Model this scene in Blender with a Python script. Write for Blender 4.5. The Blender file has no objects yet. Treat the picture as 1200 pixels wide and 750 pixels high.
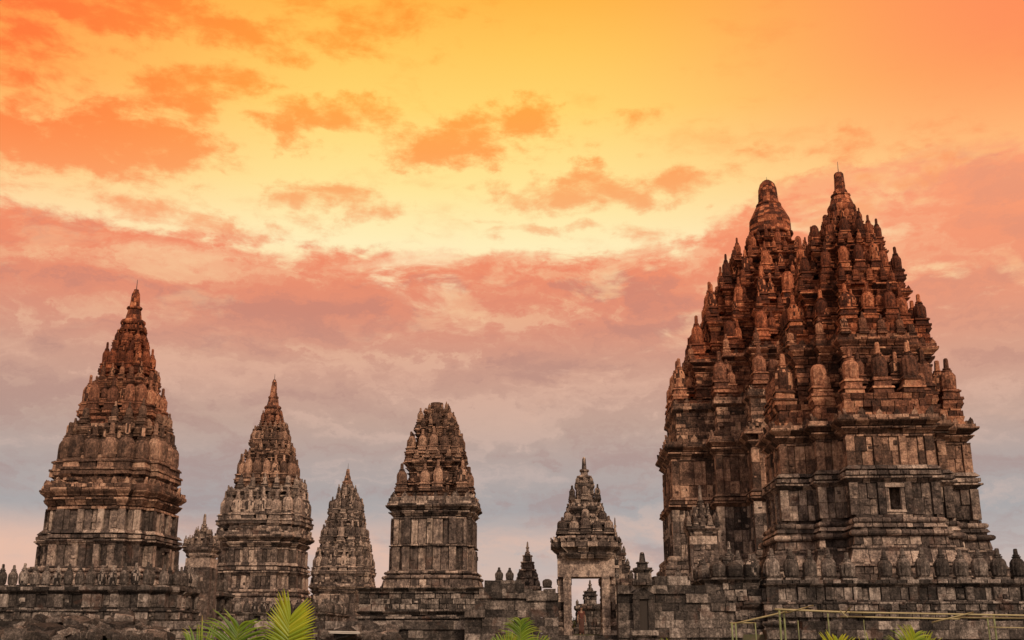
import bpy, bmesh, math, random
from math import sin, cos, pi, radians, hypot, atan2, sqrt
R_ = random.Random(7)
sc = bpy.context.scene
COL = sc.collection
# ------------------------------------------------------------------ camera
F_PX, PITCH, EYE = 1280.0, radians(16.25), 1.7
cam_d = bpy.data.cameras.new('camera'); cam = bpy.data.objects.new('camera', cam_d); COL.objects.link(cam)
cam_d.sensor_width = 36; cam_d.lens = 36*F_PX/1200; cam_d.clip_start = .1; cam_d.clip_end = 5000
cam.location = (0, 0, EYE); cam.rotation_euler = (pi/2+PITCH, 0, 0)
sc.camera = cam

def ray(x, y):
    v = 375-y
    Y = F_PX*cos(PITCH)-v*sin(PITCH); Z = F_PX*sin(PITCH)+v*cos(PITCH)
    return (x-600)/Y, Z/Y
def at(x, y, D):
    a, b = ray(x, y); return (a*D, D, EYE+b*D)

# ------------------------------------------------------------------ helpers
def lin(r, g, b):
    f = lambda c: (c/255/12.92) if c/255 <= .04045 else ((c/255+.055)/1.055)**2.4
    return (f(r), f(g), f(b), 1)

class MB:
    def __init__(s): s.v = []; s.f = []; s.t = []
    def add(s, vs, fs, tint=.5):
        o = len(s.v); s.v += vs
        for f in fs: s.f.append([i+o for i in f]); s.t.append(tint)
    def box(s, x0, x1, y0, y1, z0, z1, tint=None, j=0, top=1.0):
        if tint is None: tint = R_.random()
        cx, cy = (x0+x1)/2, (y0+y1)/2; vs = []
        for z, k in ((z0, 1), (z1, top)):
            for x, y in ((x0, y0), (x1, y0), (x1, y1), (x0, y1)):
                vs.append((cx+(x-cx)*k+R_.uniform(-j, j), cy+(y-cy)*k+R_.uniform(-j, j), z+R_.uniform(-j, j)))
        s.add(vs, [(3,2,1,0),(4,5,6,7),(0,1,5,4),(1,2,6,5),(2,3,7,6),(3,0,4,7)], tint)
    def mesh(s, name, mat, smooth=False):
        me = bpy.data.meshes.new(name); me.from_pydata(s.v, [], s.f)
        a = me.attributes.new('tint', 'FLOAT', 'FACE'); a.data.foreach_set('value', s.t)
        me.materials.append(mat)
        if smooth: me.polygons.foreach_set('use_smooth', [True]*len(me.polygons))
        me.update(); return me
    def build(s, name, mat, parent=None, smooth=False):
        o = bpy.data.objects.new(name, s.mesh(name, mat, smooth)); COL.objects.link(o)
        if parent: o.parent = parent
        return o

def tag(o, label=None, cat=None, group=None, kind=None):
    for k, v in (('label', label), ('category', cat), ('group', group), ('kind', kind)):
        if v: o[k] = v
    return o
def empty(name, loc, rz, label, cat, group=None):
    o = bpy.data.objects.new(name, None); COL.objects.link(o); o.empty_display_size = .5
    o.location = loc; o.rotation_euler = (0, 0, rz); return tag(o, label, cat, group)

# ------------------------------------------------------------------ materials
def nodes(mat):
    mat.use_nodes = True; nt = mat.node_tree; nt.nodes.clear(); return nt
class NT:
    def __init__(s, nt): s.nt = nt
    def n(s, typ, **kw):
        nd = s.nt.nodes.new(typ)
        for k, v in kw.items(): setattr(nd, k, v)
        return nd
    def _in(s, sock, v):
        if v is None: return
        if hasattr(v, 'links') or isinstance(v, bpy.types.NodeSocket): s.nt.links.new(v, sock)
        else: sock.default_value = v
    def m(s, op, a, b=None, c=None, clamp=False):
        nd = s.n('ShaderNodeMath', operation=op, use_clamp=clamp)
        s._in(nd.inputs[0], a); s._in(nd.inputs[1], b); s._in(nd.inputs[2], c); return nd.outputs[0]
    def vm(s, op, a, b=None):
        nd = s.n('ShaderNodeVectorMath', operation=op); s._in(nd.inputs[0], a); s._in(nd.inputs[1], b)
        return nd.outputs[1] if op in ('LENGTH', 'DOT_PRODUCT') else nd.outputs[0]
    def comb(s, x, y, z):
        nd = s.n('ShaderNodeCombineXYZ'); s._in(nd.inputs[0], x); s._in(nd.inputs[1], y); s._in(nd.inputs[2], z); return nd.outputs[0]
    def noise(s, vec, scale, detail=5, rough=.6, dist=0.0):
        nd = s.n('ShaderNodeTexNoise'); s._in(nd.inputs['Vector'], vec); nd.inputs['Scale'].default_value = scale
        nd.inputs['Detail'].default_value = detail; nd.inputs['Roughness'].default_value = rough; nd.inputs['Distortion'].default_value = dist
        return nd.outputs['Fac']
    def mr(s, v, a, b, c=0.0, d=1.0, smooth=True):
        nd = s.n('ShaderNodeMapRange'); nd.interpolation_type = 'SMOOTHSTEP' if smooth else 'LINEAR'
        s._in(nd.inputs[0], v); s._in(nd.inputs[1], a); s._in(nd.inputs[2], b); s._in(nd.inputs[3], c); s._in(nd.inputs[4], d); return nd.outputs[0]
    def mix(s, f, a, b, blend='MIX'):
        nd = s.n('ShaderNodeMix', data_type='RGBA', blend_type=blend); s._in(nd.inputs[0], f); s._in(nd.inputs[6], a); s._in(nd.inputs[7], b); return nd.outputs[2]
    def ramp(s, v, stops, interp='LINEAR'):
        nd = s.n('ShaderNodeValToRGB'); s._in(nd.inputs[0], v); cr = nd.color_ramp; cr.interpolation = interp
        while len(cr.elements) < len(stops): cr.elements.new(.5)
        for e, (p, c) in zip(cr.elements, stops): e.position = p; e.color = c
        return nd.outputs[0]

def stone(name, cols, crk=.7, gain=1.0):
    cols = [(p, tuple(x*(.78 if p < .6 else .93) for x in c)) for p, c in cols]
    mat = bpy.data.materials.new(name); nt = nodes(mat); T = NT(nt)
    co = T.n('ShaderNodeTexCoord').outputs['Object']
    att = T.n('ShaderNodeAttribute', attribute_name='tint').outputs['Fac']
    rnd = T.n('ShaderNodeObjectInfo').outputs['Random']
    t = T.m('FRACT', T.m('ADD', att, T.m('MULTIPLY', rnd, 3.7)))
    t = T.m('ADD', T.m('MULTIPLY', T.m('SUBTRACT', t, .5), .66), .51)
    def amp(v, k): return T.m('MULTIPLY', T.m('SUBTRACT', v, .5), k)
    med = T.noise(co, 1.9, 7, .78); fine = T.noise(T.vm('MULTIPLY', co, (1, 1, .7)), 8.5, 5, .8)
    t2 = T.m('ADD', t, T.m('ADD', amp(med, 1.4), amp(fine, 1.25)), clamp=True)
    base = T.ramp(t2, [(p, (c[0]*gain, c[1]*gain, c[2]*gain, 1)) for p, c in cols])
    streak = T.mr(T.noise(T.vm('MULTIPLY', co, (2.6, 2.6, .4)), 1.3, 6, .7), .5, .62)
    crust = T.mr(T.noise(co, .6, 8, .8), .51, .6)
    dark = T.m('MAXIMUM', T.m('MULTIPLY', streak, crk*.85), T.m('MULTIPLY', crust, crk))
    c1 = T.mix(dark, base, (.02, .016, .014, 1))
    lich = T.mr(T.noise(co, 6.0, 5, .8), .6, .7)
    c2 = T.mix(T.m('MULTIPLY', lich, .4), c1, tuple(x*gain for x in cols[-2][1])+(1,))
    st = T.mr(T.noise(co, .9, 3, .6, .5), .56, .7)
    c3 = T.mix(T.m('MULTIPLY', st, .35), c2, (.17, .08, .055, 1))
    p = T.n('ShaderNodeBsdfPrincipled'); nt.links.new(c3, p.inputs['Base Color']); p.inputs['Roughness'].default_value = .93
    p.inputs['Specular IOR Level'].default_value = .25
    bf = T.m('ADD', T.m('MULTIPLY', T.noise(co, 5.5, 6, .75), .7), T.m('MULTIPLY', T.noise(co, 24, 3, .7), .3))
    b = T.n('ShaderNodeBump'); b.inputs['Strength'].default_value = 1.0; b.inputs['Distance'].default_value = .22
    nt.links.new(bf, b.inputs['Height']); nt.links.new(b.outputs[0], p.inputs['Normal'])
    o = T.n('ShaderNodeOutputMaterial'); nt.links.new(p.outputs[0], o.inputs[0]); return mat

WALLC = [(0, (.026,.02,.018)), (.25, (.092,.067,.058)), (.5, (.222,.163,.138)), (.7, (.4,.292,.235)), (.88, (.66,.49,.39)), (1, (.74,.59,.49))]
MIDCASTC = [(0, (.028,.017,.013)), (.25, (.093,.053,.039)), (.5, (.22,.125,.088)), (.7, (.39,.22,.15)), (.88, (.62,.37,.25)), (1, (.68,.44,.31))]
ROOFCASTC = [(0, (.026,.012,.008)), (.25, (.086,.036,.023)), (.5, (.2,.082,.05)), (.7, (.36,.148,.085)), (.88, (.57,.27,.155)), (1, (.63,.35,.21))]
GREYC = [(0, (.018,.015,.014)), (.25, (.062,.05,.045)), (.5, (.145,.115,.1)), (.7, (.27,.215,.185)), (.88, (.5,.405,.35)), (1, (.64,.53,.45))]
TOPCASTC = [(0, (.022,.006,.004)), (.25, (.07,.021,.011)), (.5, (.165,.047,.023)), (.7, (.3,.088,.04)), (.88, (.52,.18,.085)), (1, (.58,.25,.13))]
S_WALL = stone('andesite_wall', WALLC, .6, 1.06); S_MIDCAST = stone('andesite_brown_cast', MIDCASTC, .52, 1.15); S_ROOFCAST = stone('andesite_roof_cast', ROOFCASTC, .42, 1.25)  # brown, roof and spire stones: warm orange cast painted in, stronger higher up
S_GREY = stone('andesite_grey', GREYC); S_PALE = stone('andesite_pale', WALLC, .3, 1.3); S_TOPCAST = stone('andesite_spire_cast', TOPCASTC, .36, 1.42)

def simple(name, col, rough=.8, metal=0):
    mat = bpy.data.materials.new(name); nt = nodes(mat); T = NT(nt)
    co = T.n('ShaderNodeTexCoord').outputs['Object']
    n = T.noise(co, 9, 4, .6)
    c = T.mix(n, tuple(x*.7 for x in col)+(1,), tuple(min(1, x*1.25) for x in col)+(1,))
    p = T.n('ShaderNodeBsdfPrincipled'); nt.links.new(c, p.inputs['Base Color']); p.inputs['Roughness'].default_value = rough; p.inputs['Metallic'].default_value = metal
    o = T.n('ShaderNodeOutputMaterial'); nt.links.new(p.outputs[0], o.inputs[0]); return mat
def leafmat(name, cols):
    mat = bpy.data.materials.new(name); nt = nodes(mat); T = NT(nt)
    att = T.n('ShaderNodeAttribute', attribute_name='tint').outputs['Fac']
    c = T.ramp(att, [(i/(len(cols)-1), k+(1,)) for i, k in enumerate(cols)])
    p = T.n('ShaderNodeBsdfPrincipled'); nt.links.new(c, p.inputs['Base Color']); p.inputs['Roughness'].default_value = .5
    tr = T.n('ShaderNodeBsdfTranslucent'); nt.links.new(c, tr.inputs[0])
    mx = T.n('ShaderNodeMixShader'); mx.inputs[0].default_value = .4; nt.links.new(p.outputs[0], mx.inputs[1]); nt.links.new(tr.outputs[0], mx.inputs[2])
    o = T.n('ShaderNodeOutputMaterial'); nt.links.new(mx.outputs[0], o.inputs[0]); return mat
M_METAL = simple('lightning_rod_metal', (.06,.05,.05), .5, .6)
M_LEAF = leafmat('palm_leaf', [(.04,.09,.007), (.15,.25,.01), (.33,.4,.017), (.5,.46,.03)])
M_LEAFD = leafmat('palm_leaf_dark', [(.04,.09,.008), (.1,.19,.012), (.22,.33,.02), (.45,.3,.09)])
M_TREE = leafmat('tree_leaf', [(.02,.035,.012), (.04,.07,.02), (.08,.12,.03)])
M_BARK = simple('bark', (.1,.07,.05), .9)
M_BAMBOO = simple('bamboo_cane', (.32,.27,.14), .55)
M_BAMBOOG = simple('green_bamboo_cane', (.17,.19,.075), .55)

# ------------------------------------------------------------------ masonry
class Plan:
    """closed outline (counter-clockwise) that can be offset outward by o"""
    def __init__(s, fn, center=(0, 0)): s.fn = fn; s.c = center
    def pts(s, o): return [(x+s.c[0], y+s.c[1]) for x, y in s.fn(o)]
def cross(R, b, c, center=(0, 0), ry=None):
    def fn(o):
        r, B, C = R+o, b*R+o, c*R+o
        q = [(r,-B),(r,B),(C,B),(C,C),(B,C),(B,r),(-B,r),(-B,C),(-C,C),(-C,B),(-r,B),(-r,-B),(-C,-B),(-C,-C),(-B,-C),(-B,-r),(B,-r),(B,-C),(C,-C),(C,-B)]
        return q
    return Plan(fn, center)
def rect(hx, hy, center=(0, 0)):
    return Plan(lambda o: [(hx+o,-hy-o),(hx+o,hy+o),(-hx-o,hy+o),(-hx-o,-hy-o)], center)
def ngon(R, n=16):
    return Plan(lambda o: [((R+o)*cos(2*pi*(i+.5)/n), (R+o)*sin(2*pi*(i+.5)/n)) for i in range(n)])

FAR = [0, 1]      # directions whose faces are turned away from view: larger blocks there
def ring(m, plan, prof, blk=.6, jit=.03, thick=.5, miss=0.0, gap=.026, hole=None, pil=None, tb=0.0):
    """one course of separate blocks round a plan; prof = [(z, out), ...] bottom to top"""
    n = len(plan.pts(0)); base = plan.pts(0); cache = {}
    def po(o):
        k = round(o, 4)
        if k not in cache: cache[k] = plan.pts(k)
        return cache[k]
    for i in range(n):
        A = base[i]; B = base[(i+1) % n]; L = hypot(B[0]-A[0], B[1]-A[1])
        if L < .02: continue
        d = ((B[0]-A[0])/L, (B[1]-A[1])/L); nn = (d[1], -d[0])
        away = nn[1] > .3 or nn[0]*FAR[0] > .3
        bl = blk*(3 if away else 1)
        cuts = [0.0]; kinds = []
        if pil and L > 1.2:
            pw, po_ = pil
            npn = max(1, round((L-pw)/(bl*2.5+pw))); pan = (L-pw*(npn+1))/npn; s = 0
            for q in range(npn):
                s += pw; cuts.append(s); kinds.append('p')
                if pan > bl*1.4:
                    s1_ = s+pan*R_.uniform(.35, .65); cuts.append(s1_); kinds.append('w')
                s += pan; cuts.append(s); kinds.append('w')
            cuts.append(L); kinds.append('p')
        else:
            s = 0
            while s < L-.01:
                st = bl*R_.uniform(.6, 1.5)
                if L-(s+st) < bl*.5: st = L-s
                s += st; cuts.append(s); kinds.append('w')
        for k in range(len(cuts)-1):
            s0, s1 = cuts[k], cuts[k+1]
            if hole and abs((s0+s1)/2-L/2) < hole[1] and hole[0](nn, L): continue
            if miss and R_.random() < miss: continue
            j = R_.uniform(-jit, jit)-(.05 if pil and kinds[k] == 'w' and L > 1.2 else 0); dz = R_.uniform(-.01, .01)
            if kinds[k] == 'p': j = pil[1]
            elif R_.random() < .08: j -= jit*2.2
            e0, e1 = k == 0, k == len(cuts)-2
            tint = min(1, max(0, R_.random()+tb+(.22 if kinds[k] == 'p' else 0)))
            vs = []
            rows = [(z+dz, o+j) for z, o in prof]
            lo, hi = rows[0][0], rows[-1][0]
            allr = rows+[(hi, -thick), (lo, -thick)]
            for (z, o) in allr:
                if e0: q = po(o); P0 = q[i]
                else: P0 = (A[0]+d[0]*(s0+gap)+nn[0]*o, A[1]+d[1]*(s0+gap)+nn[1]*o)
                if e1: q = po(o); P1 = q[(i+1) % n]
                else: P1 = (A[0]+d[0]*(s1-gap)+nn[0]*o, A[1]+d[1]*(s1-gap)+nn[1]*o)
                vs.append((P0[0], P0[1], z)); vs.append((P1[0], P1[1], z))
            K = len(allr); fs = []
            for r in range(K):
                a = 2*r; b2 = 2*((r+1) % K)
                if r == K-2: continue
                fs.append((a, a+1, b2+1, b2))
            fs.append([2*r for r in range(K)][::-1]); fs.append([2*r+1 for r in range(K)])
            m.add(vs, fs, tint)
            if not away and hi-lo > .22 and len(prof) <= 4 and abs(prof[1][1]-prof[-2][1]) < .01 and R_.random() < GREEB[0]:
                f0 = rows[1][1]
                for _ in range(R_.choice((1, 1, 2, 3))):
                    gw = min(s1-s0-.04, R_.uniform(.1, .34)); gh = min(hi-lo-.04, R_.uniform(.08, .3))
                    if gw < .05: continue
                    ga = R_.uniform(s0+.02, s1-.02-gw); gz = R_.uniform(lo+.02, hi-.02-gh); go = f0+R_.uniform(.02, .08)
                    q = []
                    for zz, ins in ((gz, 0), (gz+gh, .008)):
                        for ss, oo in ((ga, f0-.05), (ga+gw, f0-.05), (ga+gw-ins, go-ins), (ga+ins, go-ins)):
                            q.append((A[0]+d[0]*ss+nn[0]*oo, A[1]+d[1]*ss+nn[1]*oo, zz))
                    m.add(q, [(0,1,2,3),(7,6,5,4),(0,4,5,1),(1,5,6,2),(2,6,7,3),(3,7,4,0)], min(1, max(0, tint+R_.uniform(-.25, .25))))
GREEB = [.55]
def corn(h, out):
    return [('f', .1*h, .07), ('f', .07*h, -.1), ('c', .2*h, .0, out*.45), ('f', .08*h, out*.55), ('f', .07*h, out*.12), ('c', .22*h, out*.4, out), ('f', .1*h, out), ('f', .16*h, out*.78)]
def basem(h, out):
    return [('f', .2*h, out), ('c', .18*h, out, out*.5), ('f', .07*h, out*.3), ('t', .2*h, out*.3, .15), ('f', .08*h, out*.05), ('t', .17*h, out*.08, .1), ('f', .1*h, .03)]
def band(h, out):
    return [('c', .22*h, .02, out*.8), ('f', .12*h, out*1.1), ('f', .08*h, out*.0), ('f', .24*h, out*.8), ('f', .1*h, -.02), ('c', .24*h, out*.7, .03)]
def core(m, plan, z0, z1, o):
    p = plan.pts(o); n = len(p)
    vs = [(x, y, z0) for x, y in p]+[(x, y, z1) for x, y in p]
    fs = [(i, (i+1) % n, n+(i+1) % n, n+i) for i in range(n)]+[list(range(n))[::-1], list(range(n, 2*n))]
    m.add(vs, fs, .0)
def flat(z0, z1, o, ch=.018): return [(z0+.004, o-ch), (z0+ch+.006, o), (z1-ch-.006, o), (z1-.004, o-ch)]
def torus(z0, z1, o, bulge):
    h = z1-z0; return [(z0+.004, o), (z0+h*.12, o+bulge*.6), (z0+h*.35, o+bulge*.95), (z0+h*.65, o+bulge*.95), (z0+h*.88, o+bulge*.6), (z1-.004, o)]
def cyma(z0, z1, o0, o1):
    h = z1-z0; return [(z0+h*k+(.004 if k == 0 else -.004 if k == 1 else 0), o0+(o1-o0)*(k*k*(3-2*k))) for k in (0, .2, .4, .6, .8, 1)]
def stack(m, plan, z, items, blk=.6, jit=.03, miss=0.0, hole=None, thick=.5, ch=.36):
    """items: (kind, height, ...)"""
    for it in items:
        k, h = it[0], it[1]; o = it[2]
        core(m, plan, z, z+h, o-((1.1 if hole else .42) if k == 'o' else .25) if thick >= .5 else o-thick*.6)
        if k == 'f':
            n = max(1, round(h/ch)); hh = h/n
            for i in range(n): ring(m, plan, flat(z+i*hh, z+(i+1)*hh, o), blk, jit, thick, miss)
        elif k == 't': ring(m, plan, torus(z, z+h, o, it[3]), blk*1.2, jit*.5, thick, miss*.5)
        elif k == 'c': ring(m, plan, cyma(z, z+h, o, it[3]), blk*1.1, jit*.5, thick, miss)
        elif k == 's': ring(m, plan, [(z+.004, o), (z+h-.004, it[3])], blk, jit*.6, thick, miss)
        elif k == 'o':
            n = max(1, round(h/1.1)); hh = h/n
            for i in range(n): ring(m, plan, flat(z+i*hh, z+(i+1)*hh, o), blk*.72, jit*1.4, thick, 0, hole=hole, pil=(blk*.8, .085), tb=.06)
        z += h
    return z
def antefixes(m, plan, z, size, step, o=-.1, keep=.85):
    p = plan.pts(o); n = len(p)
    for i in range(n):
        A = p[i]; B = p[(i+1) % n]; L = hypot(B[0]-A[0], B[1]-A[1])
        if L < .05: continue
        d = ((B[0]-A[0])/L, (B[1]-A[1])/L); nn = (d[1], -d[0])
        if nn[1] > .3: continue
        k = max(1, round(L/step))
        for q in range(k+1):
            if R_.random() > keep: continue
            s = L*q/k; w = size*.5*R_.uniform(.75, 1.1); h = size*R_.uniform(.7, 1.25); th = size*.35
            s = min(max(s, w*.7), L-w*.7)
            cx, cy = A[0]+d[0]*s-nn[0]*th*.5, A[1]+d[1]*s-nn[1]*th*.5
            vs = []
            for (a, zz) in ((-w, 0), (w, 0), (w*.92, h*.45), (w*.28, h*.8), (0, h), (-w*.28, h*.8), (-w*.92, h*.45)):
                for side in (th*.5, -th*.5):
                    vs.append((cx+d[0]*a+nn[0]*(side+zz*.18), cy+d[1]*a+nn[1]*(side+zz*.18), z+zz))
            fs = [tuple(range(0, 14, 2)), tuple(range(1, 14, 2))[::-1]]+[(2*r, 2*r+1, (2*r+3) % 14, (2*r+2) % 14) for r in range(7)]
            m.add(vs, fs, R_.random())

# ------------------------------------------------------------------ ratna pinnacles
def lathe(m, prof, n, rib=0.0, tint=.5, er=0.0, c=(0, 0), sq=False, ribz=None):
    rings = []
    for (z, r) in prof:
        row = []
        for i in range(n):
            a = 2*pi*i/n+(pi/4 if sq else 0)
            rr = r*(sqrt(2) if sq else 1)
            if rib and (ribz is None or ribz[0] < z < ribz[1]): rr *= (1-rib if i % 2 else 1)
            e = er*(.6+r)
            row.append((c[0]+rr*cos(a)+R_.uniform(-e, e), c[1]+rr*sin(a)+R_.uniform(-e, e), z+R_.uniform(-e, e)))
        rings.append(row)
    vs = [p for row in rings for p in row]; fs = []
    for k in range(len(prof)-1):
        for i in range(n):
            fs.append((k*n+i, k*n+(i+1) % n, (k+1)*n+(i+1) % n, (k+1)*n+i))
    fs.append(list(range(n))[::-1]); fs.append(list(range((len(prof)-1)*n, len(prof)*n)))
    o = len(m.v); m.v += vs
    for f in fs: m.f.append([i+o for i in f]); m.t.append(min(1, max(0, tint+R_.uniform(-.12, .12))))
def ratna_mesh(name, mat, ped=True, broken=False, ribs=12, slim=1.0):
    """bulb width 1; with pedestal total height 3, without 2.1"""
    m = MB(); z = 0; tb = R_.random()
    if ped:
        for (h, w) in ((.26, .6), (.12, .66), (.34, .5), (.1, .58), (.08, .5)):
            lathe(m, [(z, w), (z+h, w*R_.uniform(.96, 1))], 4, tint=tb+R_.uniform(-.3, .3), er=.022, sq=True); z += h
    else:
        lathe(m, [(0, .46), (.14, .46), (.16, .42)], 8, tint=tb, er=.015); z = .12
    b = z
    hb = 1.25*slim
    prof = [(b, .4), (b+.05*hb, .47), (b+.2*hb, .5), (b+.5*hb, .5), (b+.74*hb, .48), (b+.88*hb, .38), (b+.96*hb, .28), (b+hb, .22)]
    if not ped:
        lathe(m, [(-.02, .5), (.1, .5), (.14, .44), (.18, .5), (.2, .42)], 4, tint=tb+.2, er=.01, sq=True)
        b = z = .2; hb = 1.3*slim
        prof = [(b, .36), (b+.08*hb, .47), (b+.25*hb, .5), (b+.55*hb, .52), (b+.74*hb, .49), (b+.87*hb, .38), (b+.95*hb, .26), (b+hb, .2)]
    lathe(m, prof, ribs*2, rib=.085, tint=tb, er=.012)
    z = b+hb
    if not broken:
        lathe(m, [(z-.04, .3), (z+.05, .31), (z+.07, .2), (z+.12, .2)], 12, tint=tb-.1, er=.012)
        lathe(m, [(z+.11, .26), (z+.17, .26), (z+.19, .17), (z+(.68 if ped else .48), .15), (z+(.74 if ped else .54), .14), (z+(.8 if ped else .58), .08)], 8, tint=tb-.25, er=.012)
    elif broken == 2:
        lathe(m, [(z-.02, .24), (z+.1, .2), (z+.22, .13)], 8, tint=tb, er=.03)
    return m.mesh(name, mat)
def variants(mat, ped):
    L = []
    for k in range(7): L.append(ratna_mesh('pinnacle', mat, ped, (0, 0, 1, 0, 0, 0, 0)[k], (12, 10, 8, 12, 10, 9, 12)[k], (1, .93, 1.05, 1, .97, 1.08, .9)[k]))
    return L
V_ROOF = variants(S_ROOFCAST, True); V_TOP = variants(S_TOPCAST, True); V_BAL = variants(S_GREY, False); V_WALL = variants(S_WALL, True); V_MID = variants(S_MIDCAST, True)
def ratna(meshes, name, parent, x, y, z, w, h, full, k=None):
    o = bpy.data.objects.new(name, meshes[R_.randrange(7) if k is None else k]); COL.objects.link(o); o.parent = parent
    s = R_.uniform(.93, 1.07)
    o.location = (x, y, z); o.scale = (w*s, w*s, h/full*R_.uniform(.94, 1.06)); o.rotation_euler = (R_.uniform(-.02, .02), R_.uniform(-.02, .02), R_.choice((0, pi/2, pi, -pi/2))+R_.uniform(-.05, .05))
    return o

# ------------------------------------------------------------------ temple
def temple(name, X, Y, rz, b, c, label, body, tiers, crown, plat=None, cat='temple', group=None, z0=2.0, body_mat=None, blk=.6, roofmats=(None, None), win=None, mount=None):
    FAR[0] = 1 if X > 0 else -1
    T = empty(name, (X, Y, z0), rz, label, cat, group)
    bm_ = body_mat or S_WALL
    if plat: plat(T)
    # body: base mouldings, walls, cornice
    for nm, R, z, items, ante in body:
        m = MB(); pl = cross(R, b, c)
        hole = None
        if nm == 'wall' and win and z == win['z']:
            hole = (lambda nn, L, b=b, R=R: L > 1.9*b*R and not (win.get('d') and nn[1] < -.5), win['w']/2+.12)
        zt = stack(m, pl, z-z0, items, blk, .03, 0 if hole else .012, hole)
        if ante: antefixes(m, cross(R+ante[1], b, c), zt, ante[0], ante[2])
        w_ob = m.build(nm, S_MIDCAST if (X > 20 and z > 12) or (X < -20 and Y < 80 and z > 9) else bm_, T)  # upper walls carry the painted warm cast too
        if nm == 'wall' and win and z == win['z']:
            for (dx, dy) in ((0, -1), (1 if X < 0 else -1, 0))[win.get('d', 0):]:
                f = MB(); ww, hh = win['w'], win['h']; zb = z-z0+win['s']; t = blk*.36
                H = sum(i[1] for i in items)
                bits = [(-ww/2-t, -ww/2, zb, zb+hh), (ww/2, ww/2+t, zb, zb+hh), (-ww/2-t*1.1, ww/2+t*1.1, zb+hh, zb+hh+.22), (-ww/2-t*1.1, ww/2+t*1.1, zb-.14, zb),
                        (-ww/2-t, ww/2+t, zb+hh+.22, z-z0+H-.01), (-ww/2-t, ww/2+t, z-z0+.01, zb-.14)]
                for q, (a0, a1, c0, c1) in enumerate(bits):
                    out = (.05, .05, .1, .08, .01, .01)[q]
                    if dy: f.box(a0, a1, -R-out, -R+.3, c0, c1, R_.uniform(.4, .8), .008)
                    elif dx > 0: f.box(R-.3, R+out, a0, a1, c0, c1, R_.uniform(.4, .8), .008)
                    else: f.box(-R-out, -R+.3, a0, a1, c0, c1, R_.uniform(.4, .8), .008)
                f.build('niche_frame', bm_, w_ob)
    rm, tm = roofmats[0] or S_ROOFCAST, roofmats[1] or S_TOPCAST
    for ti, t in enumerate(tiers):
        hot = t.get('hot', ti >= 2)  # higher tiers take the redder painted cast
        mat = t.get('m') or (tm if hot else rm); V = {S_TOPCAST.name: V_TOP, S_ROOFCAST.name: V_ROOF, S_MIDCAST.name: V_MID, S_WALL.name: V_WALL}[mat.name]
        m = MB(); R = t['R']; z = t['z']-z0; bk = min(blk, max(.3, R*.12))
        Rw = t['Rw']; hb = t['hb']; zw = t['zc']-z0; ze = t['ze']-z0; Rc = t['Rc']
        n3 = hb/3
        z = stack(m, cross(R, b, c), z, [('f', n3*.5, .0), ('c', n3*.7, -.06, .02), ('f', n3*.8, -.05), ('f', n3*.3, -.12), ('c', n3*.7, -.08, .05)], bk, .03, .03)
        wb = (t.get('b', b), t.get('c', c))
        HW = zw-z; stack(m, cross(Rw, *wb), z, [('f', HW*.4, 0), ('f', HW*.08, .1), ('f', HW*.06, -.06), ('f', HW*.08, .06), ('f', HW*.38, -.02)], bk, .045, .02)
        hc = ze-zw; stack(m, cross(Rw, *wb), zw, corn(hc, Rc-Rw), bk, .03, .05)
        antefixes(m, cross(Rc, *wb), ze, t['w']*.38, t['w']*1.0, keep=.6)
        ob = m.build('roof_tier', mat, T)
        w, h = t['w'], t['h']; ins = w*.52
        pos = []
        bays = t.get('bay', [0])
        for (ux, uy) in ((0, -1), (1, 0), (0, 1), (-1, 0)):
            vx, vy = -uy, ux
            away = uy > 0
            for s in bays:
                if away: continue
                big = t.get('big', 1.0) if s == 0 else 1.0
                rr = R-ins*big; tt = s*(b*R-ins)
                pos.append((ux*rr+vx*tt, uy*rr+vy*tt, big, away))
            # pinnacle on the re-entrant corner
            a = c*R-ins
            pos.append(((ux+vx)*a, (uy+vy)*a, t.get('cs', 1.0), away))
            if t.get('side'):
                for sg in (-1, 1):
                    tt = sg*(b*R+ (c-b)*R*.38)
                    rr = c*R-ins*.75
                    pos.append((ux*rr+vx*tt, uy*rr+vy*tt, .72, away))
        for (px, py, k, away) in pos:
            ratna(V, 'pinnacle', ob, px, py, z-.01, w*k, h*(k if k < 1 else (k+1)/2 if k < 1.5 else k*.72), 3.0)
        w3 = w*.46
        for (ux, uy) in ((0, -1), (-FAR[0], 0)):
            vx, vy = -uy, ux; r3 = Rc-w3*.45
            for s in (-.95, -.32, .32, .95):
                tt = s*(wb[0]*Rc-w3*.5)
                if R_.random() < .85: ratna(V, 'small_finial', ob, ux*r3+vx*tt, uy*r3+vy*tt, ze-.02, w3, h*.42, 3.0)
            a = wb[1]*Rc-w3*.5
            ratna(V, 'small_finial', ob, (ux+vx)*a, (uy+vy)*a, ze-.02, w3*1.1, h*.5, 3.0)
        # smaller pinnacles of a second row, set back against the tier wall
        if ti < 4 and t.get('row2', True):
            w2 = w*.7; r2 = Rw+w2*.42
            for (ux, uy) in ((0, -1), (-FAR[0], 0)):
                vx, vy = -uy, ux
                for s in (-.62, 0, .62):
                    tt = s*wb[0]*Rw
                    ratna(V, 'pinnacle', ob, ux*r2+vx*tt, uy*r2+vy*tt, z+h*.22, w2, h*.62, 3.0)
                a = wb[1]*Rw+w2*.3
                ratna(V, 'pinnacle', ob, (ux+vx)*a, (uy+vy)*a, z+h*.3, w2, h*.62, 3.0)
    m = MB(); zc = None
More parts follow.
